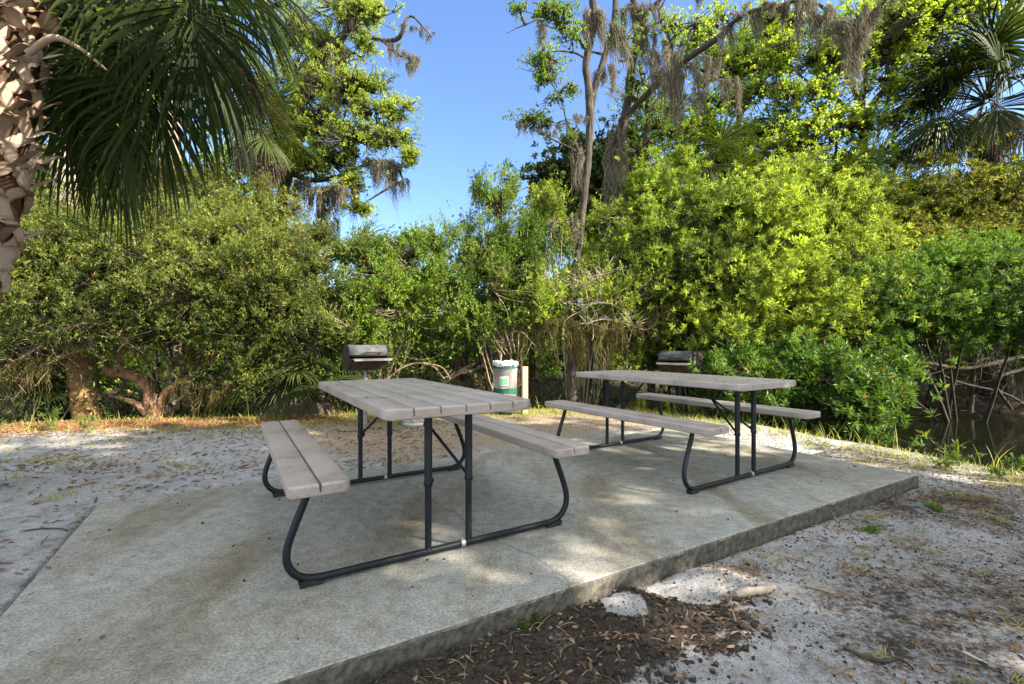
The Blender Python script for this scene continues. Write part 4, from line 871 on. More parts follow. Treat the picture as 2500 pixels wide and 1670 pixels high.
tree('tall_hardwood', 'leaning dark trunk thickly draped in moss with one long mossy bough reaching right', 'tree', gb(1480, 9.3),
     [[(1470, 1000, 9.3, 15), (1474, 700, 9.3, 13), (1477, 592, 9.3, 12), (1486, 480, 9.3, 13), (1500, 380, 9.3, 14), (1512, 330, 9.3, 13), (1527, 277, 9.3, 12), (1541, 170, 9.3, 12), (1556, 90, 9.3, 12), (1560, 40, 9.2, 12), (1544, -10, 9.2, 9), (1530, -160, 9.2, 8)],
      [(1560, 50, 9.2, 9), (1588, 25, 9.1, 8), (1615, -5, 9.0, 7), (1660, -70, 8.9, 6)],
      [(1515, 300, 9.3, 10), (1540, 272, 9.2, 9), (1588, 221, 9.0, 9), (1643, 172, 8.8, 10), (1698, 130, 8.5, 9), (1754, 92, 8.3, 8), (1790, 55, 8.1, 7), (1837, 28, 8.0, 7), (1898, 16, 7.9, 6), (1940, 2, 7.8, 6), (2000, 12, 7.8, 5), (2047, 52, 7.7, 5), (2085, 52, 7.6, 6), (2130, 30, 7.5, 5), (2163, 0, 7.4, 5), (2200, -70, 7.3, 4)],
      [(1650, 165, 8.8, 5), (1700, 165, 8.7, 4), (1755, 195, 8.6, 3), (1800, 195, 8.6, 2)],
      [(1643, 172, 8.8, 6), (1640, 110, 8.8, 4), (1610, 40, 8.8, 3), (1640, -30, 8.8, 3)]],
     [(1560, 200, 9.2, 30, 60, .4), (1640, 60, 8.8, 50, 40, .4), (1700, 60, 8.7, 40, 40, .3)],
     260, T1L, 'oak_leaf', 'bark_dark', 43, carve=.2, twig_r=.004, rs=.8,
     moss=[ms(1492, 330, 9.2, 270, 6, 130), ms(1500, 380, 9.1, 230, 6, 130), ms(1518, 315, 9.1, 220, 9, 170), ms(1480, 470, 9.2, 160, 7, 110), ms(1540, 20, 9.2, 90, 30), ms(1570, 60, 9.0, 90, 24), ms(1590, 90, 9.0, 110, 34, 220), ms(1610, 120, 8.9, 130, 40, 300), ms(1625, 180, 8.7, 130, 40, 320), ms(1645, 130, 8.7, 170, 26, 240), ms(1640, 170, 8.6, 150, 22, 200), ms(1668, 150, 8.6, 90, 34, 180), ms(1700, 160, 8.6, 90, 30, 160), ms(1720, 190, 8.6, 100, 26, 160), ms(1735, 140, 8.5, 60, 26), ms(1783, 188, 8.5, 110, 14, 150), ms(1765, 195, 8.5, 50, 12), ms(1774, 60, 8.2, 95, 10), ms(1819, 20, 8.0, 60, 40, 200), ms(1845, 25, 8.0, 90, 9), ms(1880, 15, 7.9, 40, 30), ms(1905, 15, 7.9, 45, 34), ms(1955, 0, 7.8, 120, 30, 300), ms(1975, 5, 7.8, 145, 18, 200), ms(2020, 20, 7.7, 80, 32, 240), ms(2010, 40, 7.7, 60, 16), ms(2050, 55, 7.6, 110, 22, 220), ms(2082, 55, 7.6, 175, 24, 300), ms(2098, 45, 7.55, 90, 20, 200), ms(2115, 35, 7.5, 100, 18, 200), ms(2140, 15, 7.5, 60, 34, 240), ms(1715, -20, 8.6, 62, 8), ms(1640, 260, 8.6, 70, 12), ms(1585, 10, 9, 130, 22, 160), ms(1700, 230, 8.6, 50, 30)])
tree('tall_hardwood', 'thin dark trunk between the mossy tree and the maples', 'tree', gb(1585, 11),
     [[(1590, 1000, 11, 10), (1588, 526, 11, 10), (1588, 443, 11, 10), (1577, 360, 11, 8), (1583, 288, 11, 7), (1602, 250, 11, 5), (1640, 200, 11, 3)], [(1583, 288, 11, 6), (1575, 230, 11, 5), (1560, 150, 11, 4)]],
     [(1560, 250, 11, 60, 60, .7), (1620, 320, 11, 60, 60), (1540, 380, 11, 50, 50, .8)], 900, OAKL, 'green_leaf', 'bark', 44)
tree('magnolia', 'dense dark green evergreen crown behind the two tall trunks', 'tree', gb(1430, 12),
     [[(1440, 1000, 12, 10), (1440, 600, 12, 9), (1450, 450, 12, 7), (1460, 380, 12, 5)]],
     [(1370, 440, 12, 80, 50), (1440, 400, 12, 70, 70), (1500, 450, 12.2, 70, 80), (1360, 520, 12, 60, 60), (1450, 540, 12, 90, 70), (1540, 540, 12.3, 70, 70), (1400, 350, 12, 35, 30, .7), (1530, 350, 12.5, 50, 60, .8)],
     4400, dict(k=9, L=.14, W=.06, twig=.1, up=.4, spread=1.2), 'dark_leaf', 'bark_dark', 45, carve=.6)
MAP = dict(k=9, L=.062, W=.05, twig=.2, up=.25, spread=1.3, droop=.1)
tree('maple_tree', 'bright leaved maple left of its twin, thin dark leaning trunk', 'tree', gb(1745, 12),
     [[(1730, 1000, 12, 9), (1740, 520, 12, 9), (1765, 440, 12, 8), (1787, 376, 12, 7), (1798, 321, 12, 7), (1815, 266, 12, 6), (1853, 205, 12, 4), (1900, 170, 12, 2.5)],
      [(1798, 321, 12, 5), (1860, 290, 12, 3), (1930, 300, 12, 2)], [(1815, 266, 12, 4), (1790, 200, 12, 3), (1780, 140, 12, 2)], [(1765, 440, 12, 5), (1690, 380, 12, 4), (1660, 330, 12, 3), (1640, 300, 12, 2)]],
     [(1620, 290, 12, 60, 60, .7), (1700, 320, 12, 70, 55), (1680, 400, 12, 80, 60), (1780, 160, 12.3, 70, 60, .8), (1850, 230, 12, 80, 40, .8), (1870, 130, 12.2, 80, 60, .8), (1750, 240, 12.2, 60, 50, .7), (1790, 400, 11.8, 80, 50), (1900, 320, 12, 80, 40, .8), (1700, 110, 12.4, 60, 50, .6), (1760, 60, 12.4, 60, 40, .6), (1900, 400, 11.6, 70, 50), (1830, 330, 12, 60, 40, .7)],
     8500, MAP, 'maple_leaf', 'bark_dark', 46, carve=1.05, freq=1.9)
tree('maple_tree', 'bright maple with dark forked trunk left of the right hand palm', 'tree', gb(2097, 11),
     [[(2090, 1000, 11, 10), (2097, 487, 11, 10), (2106, 440, 11, 10), (2108, 388, 11, 9), (2105, 288, 11, 9), (2086, 221, 11, 6), (2053, 166, 11, 5), (2030, 110, 11, 3)],
      [(2105, 288, 11, 7), (2141, 238, 11, 6), (2163, 205, 11, 5), (2170, 138, 11, 4), (2200, 60, 11, 3)], [(2106, 410, 11, 6), (2064, 382, 11, 4), (1997, 393, 11, 4), (1958, 388, 11, 2.5)],
      [(2105, 300, 11, 5), (2040, 240, 11, 4), (1990, 210, 11, 3), (1960, 190, 11, 2)], [(2150, 225, 11, 5), (2220, 170, 10.8, 3), (2260, 80, 10.8, 3), (2300, 20, 10.8, 2)], [(2108, 260, 11, 4), (2112, 160, 11, 4), (2100, 60, 11, 3)]],
     [(1960, 230, 11, 80, 50, .8), (1960, 350, 11, 90, 45, .9), (2040, 300, 10.8, 80, 40, .8), (2030, 130, 11.2, 80, 70, .9), (2110, 80, 11.2, 80, 80), (2200, 100, 11, 90, 70), (2180, 200, 11, 70, 50, .8), (2290, 30, 10.8, 90, 50, .7), (2240, 10, 11, 80, 60, .9), (2160, 290, 10.8, 60, 40, .7), (2160, 370, 11, 60, 60, .8), (2020, 430, 10.6, 80, 40), (1900, 60, 11.6, 70, 60, .7), (2400, -10, 10.8, 90, 40, .6), (2480, 30, 10.8, 40, 60, .5), (1900, 130, 11.4, 60, 50, .6)],
     11000, MAP, 'maple_leaf', 'bark_dark', 47, carve=1.0, freq=1.9)

# --- palms -----------------------------------------------------------
PL = (M['palm_leaf'], M['palm_leaf'])
PD = (M['dead_frond'], M['dead_frond'])
def palm_trunk(t, px, mname, seed=0, sides=20, name='trunk'):
    pts, rad = limb_path(px, n=60); r = np.random.default_rng(seed); g = Geo()
    rad = rad*(1+.05*np.abs(np.sin(np.arange(60)*1.3))+.03*r.normal(size=60)); tube(g, pts, rad, sides, jitter=.035, seed=seed); g.build(name, M[mname], t, smooth=True)
def crown(t, c, nlive, ndead, L, mats, seed, droop=.8, n=42, az=None, dead_drop=.6, pet=.8, tint=.5, elmin=-25, elmax=75):
    r = np.random.default_rng(seed); c = np.array(c, float)
    for i in range(nlive):
        a = i*2.399+r.normal()*.2 if az is None else R(az[i % len(az)])+r.normal()*.12
        el = R(elmin+(elmax-elmin)*(1-(i+.5)/nlive)+r.normal()*6)
        d = np.array([math.cos(a)*math.cos(el), math.sin(a)*math.cos(el), math.sin(el)])
        pl = pet*(.85+.3*r.random()); h = c+d*pl-UP*.18*pl*math.cos(el)
        frond(t, h, c+d*.1, L*(.9+.2*r.random()), n, 2.1, droop*(.8+.4*r.random()), fwd=norm(d-UP*.35), mats=mats, seed=seed*100+i, roll=r.normal()*.45, tint=tint)
    for i in range(ndead):
        a = i*2.399+1+r.normal()*.2; d = np.array([math.cos(a), math.sin(a), 0])
        h = c+d*(.16+.10*r.random())-UP*(.15+dead_drop*r.random()*.6)
        frond(t, h, c+d*.1-UP*.05, L*.85, 26, 1.2, 1.6, fwd=norm(-UP+d*.16), mats=(M['dead_grey'],)*2, seed=seed*100+50+i, tint=.4, name='dead_frond', costa=.15)
# near palm with leaf-base boots
def near_palm():
    b = (-4.05, 3.3, -.05); t = thing('cabbage_palm', b, 'close cabbage palm at the left edge with criss-cross leaf bases and dark overhead fronds', 'palm tree')
    axis_px = [(-170, 1220, 3.3), (-125, 900, 3.3), (-75, 690, 3.3), (-45, 600, 3.3), (-12, 450, 3.3), (8, 300, 3.3), (22, 150, 3.3), (28, 0, 3.3), (34, -200, 3.35), (40, -330, 3.35)]
    A = smooth_path([P(*q) for q in axis_px], 80)
    zz = A[:, 2]; rad = np.interp(zz, [0, 1.2, 1.45, 1.7, 3.2, 4.6], [.19, .165, .16, .15, .165, .17])
    g = Geo(); tube(g, A, rad, 24, jitter=.03, seed=5); g.build('trunk', M['fibre'], t, smooth=True)
    g = Geo(); k = zz < 1.62; tube(g, A[k], rad[k]+.012, 28, jitter=.012, seed=6); g.build('bare_trunk', M['palm_bark_brown'], t, smooth=True)
    r = np.random.default_rng(9); nb = 0; z = 1.55; i = 0
    while z < 4.45:
        a = i*2.39996; z += .027; i += 1
        rd = np.array([math.cos(a), math.sin(a), 0]); tg = np.array([-rd[1], rd[0], 0])
        if rd[1] > .55 or rd[0] < -.8: continue          # far side of the trunk cannot be seen from the clearing
        cx_ = np.array([np.interp(z, zz, A[:, q]) for q in (0, 1)]); rr = np.interp(z, zz, rad)
        g = Geo(); lean = r.choice([-1, 1])*(.03+.05*r.random()); Lb = .07+.075*r.random()+(.05 if z < 1.9 else 0); curl = r.normal(); tn = .5+.2*r.normal()
        c3 = np.array([cx_[0], cx_[1], z])
        def on(da, dz, out):
            q = rd*math.cos(da)+tg*math.sin(da); return c3+q*(rr+out)+UP*dz
        def strap(cp, wd, th, nrm):
            """flat woody strap: cp centre points, wd widths, sharp edges"""
            m_ = 11; path = smooth_path(cp, m_); wd = np.interp(np.linspace(0, 1, m_), np.linspace(0, 1, len(wd)), wd)
            tt = norm(np.gradient(path, axis=0)); sd = norm(np.cross(tt, nrm)); nn = np.cross(sd, tt); V = []
            for q in range(m_):
                jj = wd[q]*.06*r.normal()
                for s_, n_ in ((-1, .0), (-.5, .8), (.5, .8), (1, .0), (.5, -.5), (-.5, -.5)): V.append(path[q]+sd[q]*(s_*wd[q]/2+jj)+nn[q]*n_*th)
            F = [[q*6+e, q*6+(e+1) % 6, q*6+6+(e+1) % 6, q*6+6+e] for q in range(m_-1) for e in range(6)]
            tv = np.tile([-.22, .1, .1, -.22, -.1, -.1], m_)+np.repeat(np.interp(np.arange(m_), [0, 4, 8, m_-1], [-.1, .1, .05, -.32]), 6)
            g.add(V, F, np.clip(tn+tv, 0, 1)); g.add(V[-6:], [[0, 1, 2, 3, 4, 5]], .05)
        tip = c3+rd*(rr+.035+Lb*.7)+tg*lean*1.3+UP*(.035+Lb*.42); tip2 = c3+rd*(rr+.035+Lb*1.15)+tg*(lean*1.8)+UP*(.03+Lb*(.5+.18*curl))
        strap([on(lean*3, -.035, .012), on(lean*2, .0, .03), tip, tip2], [.125, .115, .088, .06+.03*r.random()], .008, rd*.4+UP)
        for sg_ in (-1, 1):
            strap([on(sg_*.78, -.155, -.004), on(sg_*.58, -.10, .010), on(sg_*.34+lean*2, -.045, .020), on(sg_*.16+lean*3, -.005, .026)], [.062, .07, .075, .07], .008, rd)
        g.build('leaf_base', M['boot'], t, smooth=False); nb += 1
    # fronds: (hastula u, v, Y), petiole foot, forward direction
    top = P(44, -330, 3.35)
    F = [((166, 20, 3.9), (.25, -.1, -1), .95, 0), ((150, 205, 4.0), (.15, .1, -1), .85, .3), ((290, 285, 3.7), (.05, .1, -1), .85, -.3), ((365, 165, 3.6), (.25, .0, -1), .90, .2), ((350, 80, 3.6), (.5, .1, -.8), .85, -.3),
         ((450, -20, 3.2), (.3, .0, -1), .95, .1), ((455, -60, 3.5), (.8, .1, -.6), .95, .2), ((500, 85, 3.6), (.45, .1, -1), .85, -.2), ((530, 40, 3.9), (.6, .2, -.9), .80, .3),
         ((240, 60, 3.7), (.15, .2, -1), .9, .2), ((230, 250, 3.9), (0, .2, -1), .8, -.1), ((300, -90, 3.5), (.5, -.3, -.8), 1.0, .2), ((190, 110, 3.8), (.3, 0, -1), .9, .5), ((110, -60, 4.1), (.05, .3, -1), .9, 0), ((380, -80, 3.9), (.5, .3, -.8), 1, 0), ((560, -90, 3.7), (.8, .1, -.8), .85, .3),
         ((420, -150, 2.7), (.8, -.5, -.2), 1, 0), ((100, -250, 2.5), (0, -1, -.2), 1, 0), ((-200, -200, 2.8), (-.8, -.5, -.4), 1, 0), ((-150, -300, 4.0), (-.6, .8, -.3), 1, 0), ((-250, -330, 3.4), (-1, .0, -.2), 1, 0), ((20, -560, 3.3), (.0, .0, 1), 1, 0), ((200, -520, 3.6), (.4, .3, .6), 1, 0), ((-120, -520, 3.0), (-.4, -.3, .6), 1, 0)]
    for j, (hp, fw, L, ro) in enumerate(F):
        frond(t, P(*hp), top+r.normal(size=3)*.06, L, 58, 1.95, 1.05, 1.25, fwd=fw, mats=PL, seed=300+j, roll=ro, tint=.35+.3*r.random())
    for j, (hp, fw) in enumerate([((520, 130, 3.7), (.85, .1, -.6)), ((330, 290, 3.95), (.2, .0, -1))]):
        frond(t, P(*hp), top, .75, 30, .5, .5, fwd=fw, mats=PD, seed=350+j, roll=.8, name='dead_frond', tint=.25)
    g = Geo(); pts, rd_ = limb_path([(70, 130, 3.15, 9), (130, 92, 3.1, 8), (190, 115, 3.1, 5), (230, 145, 3.1, 4), (262, 172, 3.1, 2)], n=20); tube(g, pts, rd_, 6); g.build('broken_stalk', M['boot'], t, smooth=True)
near_palm()
t = thing('cabbage_palm', gb(215, 7.4), 'palm with a pale trunk rising out of the far left shrub behind the booted palm', 'palm tree')
palm_trunk(t, [(222, 1060, 7.0, 31), (214, 1000, 7.0, 30), (200, 900, 7.1, 28), (190, 800, 7.25, 26)], 'palm_bark_brown', name='trunk_base')
palm_trunk(t, [(190, 802, 7.25, 26), (185, 760, 7.3, 26), (172, 620, 7.5, 26), (163, 500, 7.6, 26), (158, 400, 7.7, 25), (155, 250, 7.7, 25), (152, 150, 7.7, 24)], 'palm_bark')
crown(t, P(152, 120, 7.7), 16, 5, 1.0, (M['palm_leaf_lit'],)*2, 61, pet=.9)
t = thing('cabbage_palm', gb(640, 9.3), 'palm with a tan skirt of dead fronds left of the live oak trunk', 'palm tree')
palm_trunk(t, [(645, 1000, 9.3, 18), (642, 600, 9.3, 17), (640, 480, 9.3, 18), (636, 380, 9.3, 18), (634, 320, 9.3, 18)], 'bark_dark')
crown(t, P(634, 315, 9.3), 12, 14, .75, PL, 62, pet=.5, tint=.9)
t = thing('cabbage_palm', gb(430, 10), 'sunlit yellow green palm behind the dark hanging fronds', 'palm tree')
palm_trunk(t, [(430, 1000, 10, 18), (425, 600, 10, 17), (420, 300, 10, 17), (420, 150, 10, 17)], 'palm_bark')
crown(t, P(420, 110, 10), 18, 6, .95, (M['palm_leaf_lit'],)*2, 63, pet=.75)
t = thing('cabbage_palm', gb(2410, 10), 'tall dark palm with a brown dead skirt at the upper right', 'palm tree')
palm_trunk(t, [(2420, 1000, 10.6, 20), (2420, 600, 10.6, 18), (2415, 400, 10.5, 20), (2412, 280, 10.5, 20)], 'bark_dark')
crown(t, P(2412, 250, 10.5), 30, 11, 1.15, PL, 64, pet=1.05, az=[180, 200, 160, 225, 250, 140, 290, 60, 100, 330, 20, 190, 120], tint=.38, droop=1.1, elmin=-20, elmax=88)
t = thing('cabbage_palm', gb(1732, 10.5), 'palm half hidden behind the lime shrubs, dark dead skirt below its crown', 'palm tree')
palm_trunk(t, [(1735, 1000, 10.5, 14), (1733, 560, 10.5, 14), (1732, 430, 10.5, 15)], 'bark_dark')
crown(t, P(1732, 415, 10.5), 9, 9, .8, PL, 65, pet=.55, tint=.7)
t = thing('cabbage_palm', gb(2030, 11.5), 'young palm fans showing above the largest lime shrub', 'palm tree')
palm_trunk(t, [(2035, 1000, 10.2, 14), (2033, 560, 10.2, 12), (2030, 470, 10.2, 12)], 'bark_dark')
crown(t, P(2030, 460, 10.2), 10, 2, .85, PL, 66, pet=.5, tint=.8)
t = thing('cabbage_palm', gb(840, 8.6), 'small palm with lit fans left of the open gap above the left grill', 'palm tree')
palm_trunk(t, [(845, 1000, 8.7, 12), (840, 760, 8.7, 12), (838, 690, 8.7, 12)], 'bark_dark')
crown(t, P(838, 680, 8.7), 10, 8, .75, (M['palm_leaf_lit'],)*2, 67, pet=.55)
PMET = [((745, 790, 7.5), 'dark palmetto fans behind the left bench of the nearer table', .55, 9, .6, PL), ((690, 900, 7.4), 'low palmetto at the creek edge between the twisted shrub and the left grill', .5, 9, .4, (M['palmetto'],)*2),
        ((780, 930, 7.3), 'palmetto with drooping dead blades just left of the left grill', .6, 9, .5, PL), ((50, 915, 7.0), 'palmetto with grey hanging dead fans at the far left edge', .5, 7, .4, PL),
        ((140, 960, 7.4), 'shaded palmetto against the pale palm trunk base', .45, 6, .3, PL), ((1120, 870, 8.5), 'grey green palmetto blades behind the litter bin', .45, 7, .5, PL), ((2460, 880, 10.5), 'shaded palmetto on the far bank of the creek', .7, 9, .5, PL)]
for i, (q, lb, L, n, ti, mm) in enumerate(PMET):
    c = P(*q); t = thing('saw_palmetto', (c[0], c[1], float(gh(c[0], c[1], False))), lb, 'palmetto')
    g = Geo(); tube(g, [(c[0], c[1]+.1, float(gh(c[0], c[1], False))-.1), c-UP*.15, c], [.06, .07, .05], 8); g.build('trunk', M['fibre'], t, smooth=True)
    crown(t, c, n, 5, L, mm, 70+i, pet=.42, n=32, tint=ti, elmin=-15, elmax=70)
# cut palm stump
c = gb(1167, 7.9); t = thing('palm_stump', c, 'mossy brown palm stump left of the litter bin', 'stump')
palm_trunk(t, [(1172, 1000, 8.3, 20), (1170, 940, 8.3, 18), (1165, 895, 8.3, 14), (1163, 880, 8.3, 9)], 'stump_bark')

# --- fallen boughs and bare brush ------------------------------------
def bough(name, label, cat, paths, bark, n=0, seed=0, base=None):
    r = np.random.default_rng(seed); g = Geo(); src = []
    for q in paths: pts, rad = limb_path(q); tube(g, pts, rad*(1+.08*r.normal(size=len(rad))), 8, jitter=.05, seed=seed); src.append(pts)
    if n:
        S = np.concatenate(src); A = S[r.integers(0, len(S), n)]; d = norm(r.normal(size=(n, 3))+UP*.5); Cc = A+d*(.12+.4*r.random((n, 1))); B = .5*(A+Cc)+r.normal(size=A.shape)*.06
        bez_tubes(g, A, B, Cc, .006, .002, 5, 4)
    b = src[0][0]; o = g.build(name, M[bark], smooth=True, shift=b); return tag(o, label, cat)
bough('fallen_bough', 'long curved brown bough leaning up behind the litter bin', 'branch', [[(1080, 935, 8.1, 6), (1130, 905, 8.1, 6), (1190, 870, 8.2, 6), (1260, 855, 8.2, 5), (1320, 830, 8.2, 5), (1370, 795, 8.2, 4), (1410, 760, 8.2, 3)], [(1130, 912, 8.1, 4), (1200, 890, 8.1, 4), (1250, 870, 8.1, 3)]], 'twig_dark', 20, 1)
bough('fallen_bough', 'thin pale arched branch behind the nearer tabletop', 'branch', [[(945, 925, 7.9, 3), (975, 902, 7.9, 2.5), (1010, 888, 7.9, 2.5), (1045, 888, 7.9, 2), (1080, 898, 7.9, 1.6), (1100, 925, 7.9, 1)], [(1035, 888, 7.9, 1.8), (1060, 897, 7.9, 1.2), (1085, 925, 7.9, .8)]], 'twig', 10, 2)
bough('bare_brush', 'spray of bare pale twigs above the litter bin', 'twigs', [[(1222, 880, 8.0, 3), (1224, 850, 8.0, 3), (1228, 820, 8.0, 2)]]+[[(1225+4*i, 868-i, 8.0, 1.6), (1225+(i-5)*9, 810, 7.9, 1.2), (1225+(i-5)*15+(i*37%11-5)*4, 760+abs(i-5)*10+(i*53%7)*7, 7.8+(i*29%5)*.1, .4)] for i in range(0, 11, 2)], 'twig', 36, 3)
bough('bare_brush', 'tangle of grey dead twigs hanging beside the tall trunk above the farther bench', 'twigs', [[(1420, 760, 8.0, 3), (1450, 740, 7.9, 3), (1500, 745, 7.9, 2), (1540, 780, 7.9, 1.5)], [(1430, 790, 7.9, 2.5), (1480, 780, 7.9, 2), (1560, 800, 7.8, 1)], [(1400, 700, 8.0, 2), (1440, 690, 7.9, 2), (1480, 660, 7.9, 1)]], 'twig_pale', 150, 4)
bough('root_tangle', 'dark tangle of roots and dead branches on the far creek bank at the right', 'branches', [[(2180, 910, 9.6, 6), (2260, 890, 9.4, 6), (2360, 900, 9.3, 5), (2500, 870, 9.3, 5)], [(2365, 1005, 9.6, 10), (2372, 960, 9.5, 6), (2378, 900, 9.4, 5), (2390, 850, 9.4, 4)], [(2240, 880, 9.6, 4), (2330, 930, 9.3, 3), (2450, 960, 9.2, 3), (2520, 1000, 9.2, 3)], [(2500, 900, 9.2, 5), (2430, 930, 9.2, 4), (2470, 1000, 9.2, 3)]], 'twig_dark', 260, 5)
bough('bare_brush', 'brown bare branches tangled under the far left shrub', 'twigs', [[(0, 905, 6.6, 3), (90, 850, 6.6, 3), (150, 800, 6.6, 2)], [(30, 980, 6.6, 3), (100, 900, 6.5, 2), (180, 860, 6.5, 2)], [(120, 740, 6.7, 3), (190, 800, 6.7, 3), (240, 870, 6.8, 3)], [(130, 810, 6.5, 3), (240, 790, 6.5, 2), (330, 850, 6.6, 1)]], 'twig', 170, 6)
for i, (lb, u, v, Yd, L, wd, n) in enumerate([('curtain of olive moss under the shrub left of the tall trunk', 1350, 760, 7.95, 150, 60, 420), ('curtain of olive moss hanging right of the tall trunk base', 1480, 790, 7.9, 150, 90, 520), ('olive moss hanging below the twisted shrub', 470, 930, 6.8, 70, 60, 260), ('small olive moss tuft near the left bench', 545, 935, 6.8, 50, 20, 120), ('moss hank above the farther table', 1950, 850, 7.2, 60, 16, 120), ('grey moss hanging at the far left under the shrub', 60, 880, 6.5, 120, 60, 300), ('olive moss streamers behind the farther table', 1560, 760, 8.0, 120, 70, 300)]):
    g = Geo(); r = np.random.default_rng(90+i)
    for k in range(5): moss_clump(g, P(u+(k-2)*wd*.42, v+r.normal()*14, Yd+r.normal()*.08), L*Yd/FPX*(.6+.5*r.random()), wd*.35*Yd/FPX, n//5, r, .009)
    o = g.build('hanging_moss', M['moss_olive'], shift=P(u, v, Yd)); tag(o, lb, 'moss')

# --- far vegetation on the other bank ---------------------------------
r = np.random.default_rng(500)
FAR = [(-150, 15, 500, 'green_leaf', 'leafy tree far behind the booted palm'), (60, 14, 320, 'lime_leaf', 'yellow green tree behind the pale palm trunk'), (300, 13.5, 270, 'lime_leaf', 'bright tree behind the hanging palm fronds'),
       (560, 14, 340, 'lime_leaf', 'green tree behind the skirted palm'), (760, 14, 700, 'green_leaf', 'low green tree seen under the live oak'), (950, 15, 720, 'green_leaf', 'low tree closing the gap behind the left grill'),
       (1130, 15, 700, 'olive_leaf', 'low tree behind the airy pointed shrub'), (1300, 15, 620, 'green_leaf', 'rounded tree behind the foot of the forked trunk'), (1520, 16, 470, 'lime_leaf', 'pale green tree behind the mossy trunk'),
       (1700, 17, 440, 'maple_leaf', 'light green tree behind the left maple'), (1930, 16, 460, 'lime_leaf', 'light green tree between the two maples'), (2150, 16, 470, 'lime_leaf', 'light green tree right of the forked maple'), (2380, 16, 400, 'green_leaf', 'green tree behind the right hand palm'), (2620, 15, 350, 'green_leaf', 'green tree beyond the right edge of the creek')]
for i, (u, Yd, top, lm, lb) in enumerate(FAR):
    bl = []
    v = 960
    while v > top:
        for k in range(2): bl.append((u+r.normal()*70, v+r.normal()*15, Yd+r.normal()*.6, 90+30*r.random(), 60+20*r.random(), 1.0))
        v -= 75
    bl.append((u, top+30, Yd, 60, 40, .8))
    tree('background_tree', lb, 'tree', gb(u, Yd), [[(u, 960, Yd, 9), (u+15*r.normal(), .5*(960+top), Yd, 6), (u+20*r.normal(), top+60, Yd, 3)]], bl, int(1000+2.6*(960-top)*(1.0)), dict(k=9, L=.12, W=.06, twig=.22, up=.3, spread=1.2), lm, 'bark_pale' if i > 7 else 'bark', 510+i, carve=.5, twig_frac=.15)
# far wood, one mass beyond everything
g = Geo(); n = 26000; az = r.uniform(-1.35, 1.35, n); dist = 21+r.random(n)*7; x_, y_ = np.sin(az)*dist, np.cos(az)*dist
top_ = 2.6+1.4*noise3(np.stack([az*9, 0*az, 0*az], 1), 1, 3)+4.5*sstep(.28, .5, az)+4.0*(1-sstep(-.55, -.3, az))
p = np.stack([x_, y_, -.5+r.random(n)*(top_+.5)], 1); leaves(g, p, norm(-p*np.array([1, 1, 0])+UP*3), r, k=6, L=.34, W=.2, twig=.4, up=.3, spread=1.3)
tag(g.build('far_wood', M['green_leaf']), 'distant wood seen as one mass through the gaps', 'wood', None, 'stuff')
# undergrowth on both banks, shade under the shrubs put into its dark leaves
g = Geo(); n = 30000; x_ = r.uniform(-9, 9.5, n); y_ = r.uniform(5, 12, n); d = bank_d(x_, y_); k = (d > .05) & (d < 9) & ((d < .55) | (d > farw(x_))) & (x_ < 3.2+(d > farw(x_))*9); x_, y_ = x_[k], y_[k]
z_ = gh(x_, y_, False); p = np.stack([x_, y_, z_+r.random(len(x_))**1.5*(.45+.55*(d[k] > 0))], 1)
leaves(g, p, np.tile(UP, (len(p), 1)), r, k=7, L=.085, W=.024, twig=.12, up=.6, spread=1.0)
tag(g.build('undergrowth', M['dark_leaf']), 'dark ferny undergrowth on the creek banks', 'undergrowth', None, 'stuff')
# dead twigs & stems under the shrubs
g = Geo(); n = 2300; x_ = r.uniform(-7.5, 12, n); y_ = r.uniform(5.5, 14, n); d = bank_d(x_, y_); k = ((d > .0) & (d < .8) & (x_ < 3.3)) | ((d > farw(x_)) & (d < farw(x_)+1.5)); x_, y_ = x_[k], y_[k]; z_ = gh(x_, y_, False)
A = np.stack([x_, y_, z_], 1); Cc = A+norm(r.normal(size=A.shape)+UP*.8)*(.3+.9*r.random((len(A), 1))); bez_tubes(g, A, .5*(A+Cc)+r.normal(size=A.shape)*.12, Cc, .009, .003, 6, 4)
tag(g.build('dead_stems', M['twig_dark']), 'tangle of dead stems along the creek bank', 'dead stems', None, 'stuff')
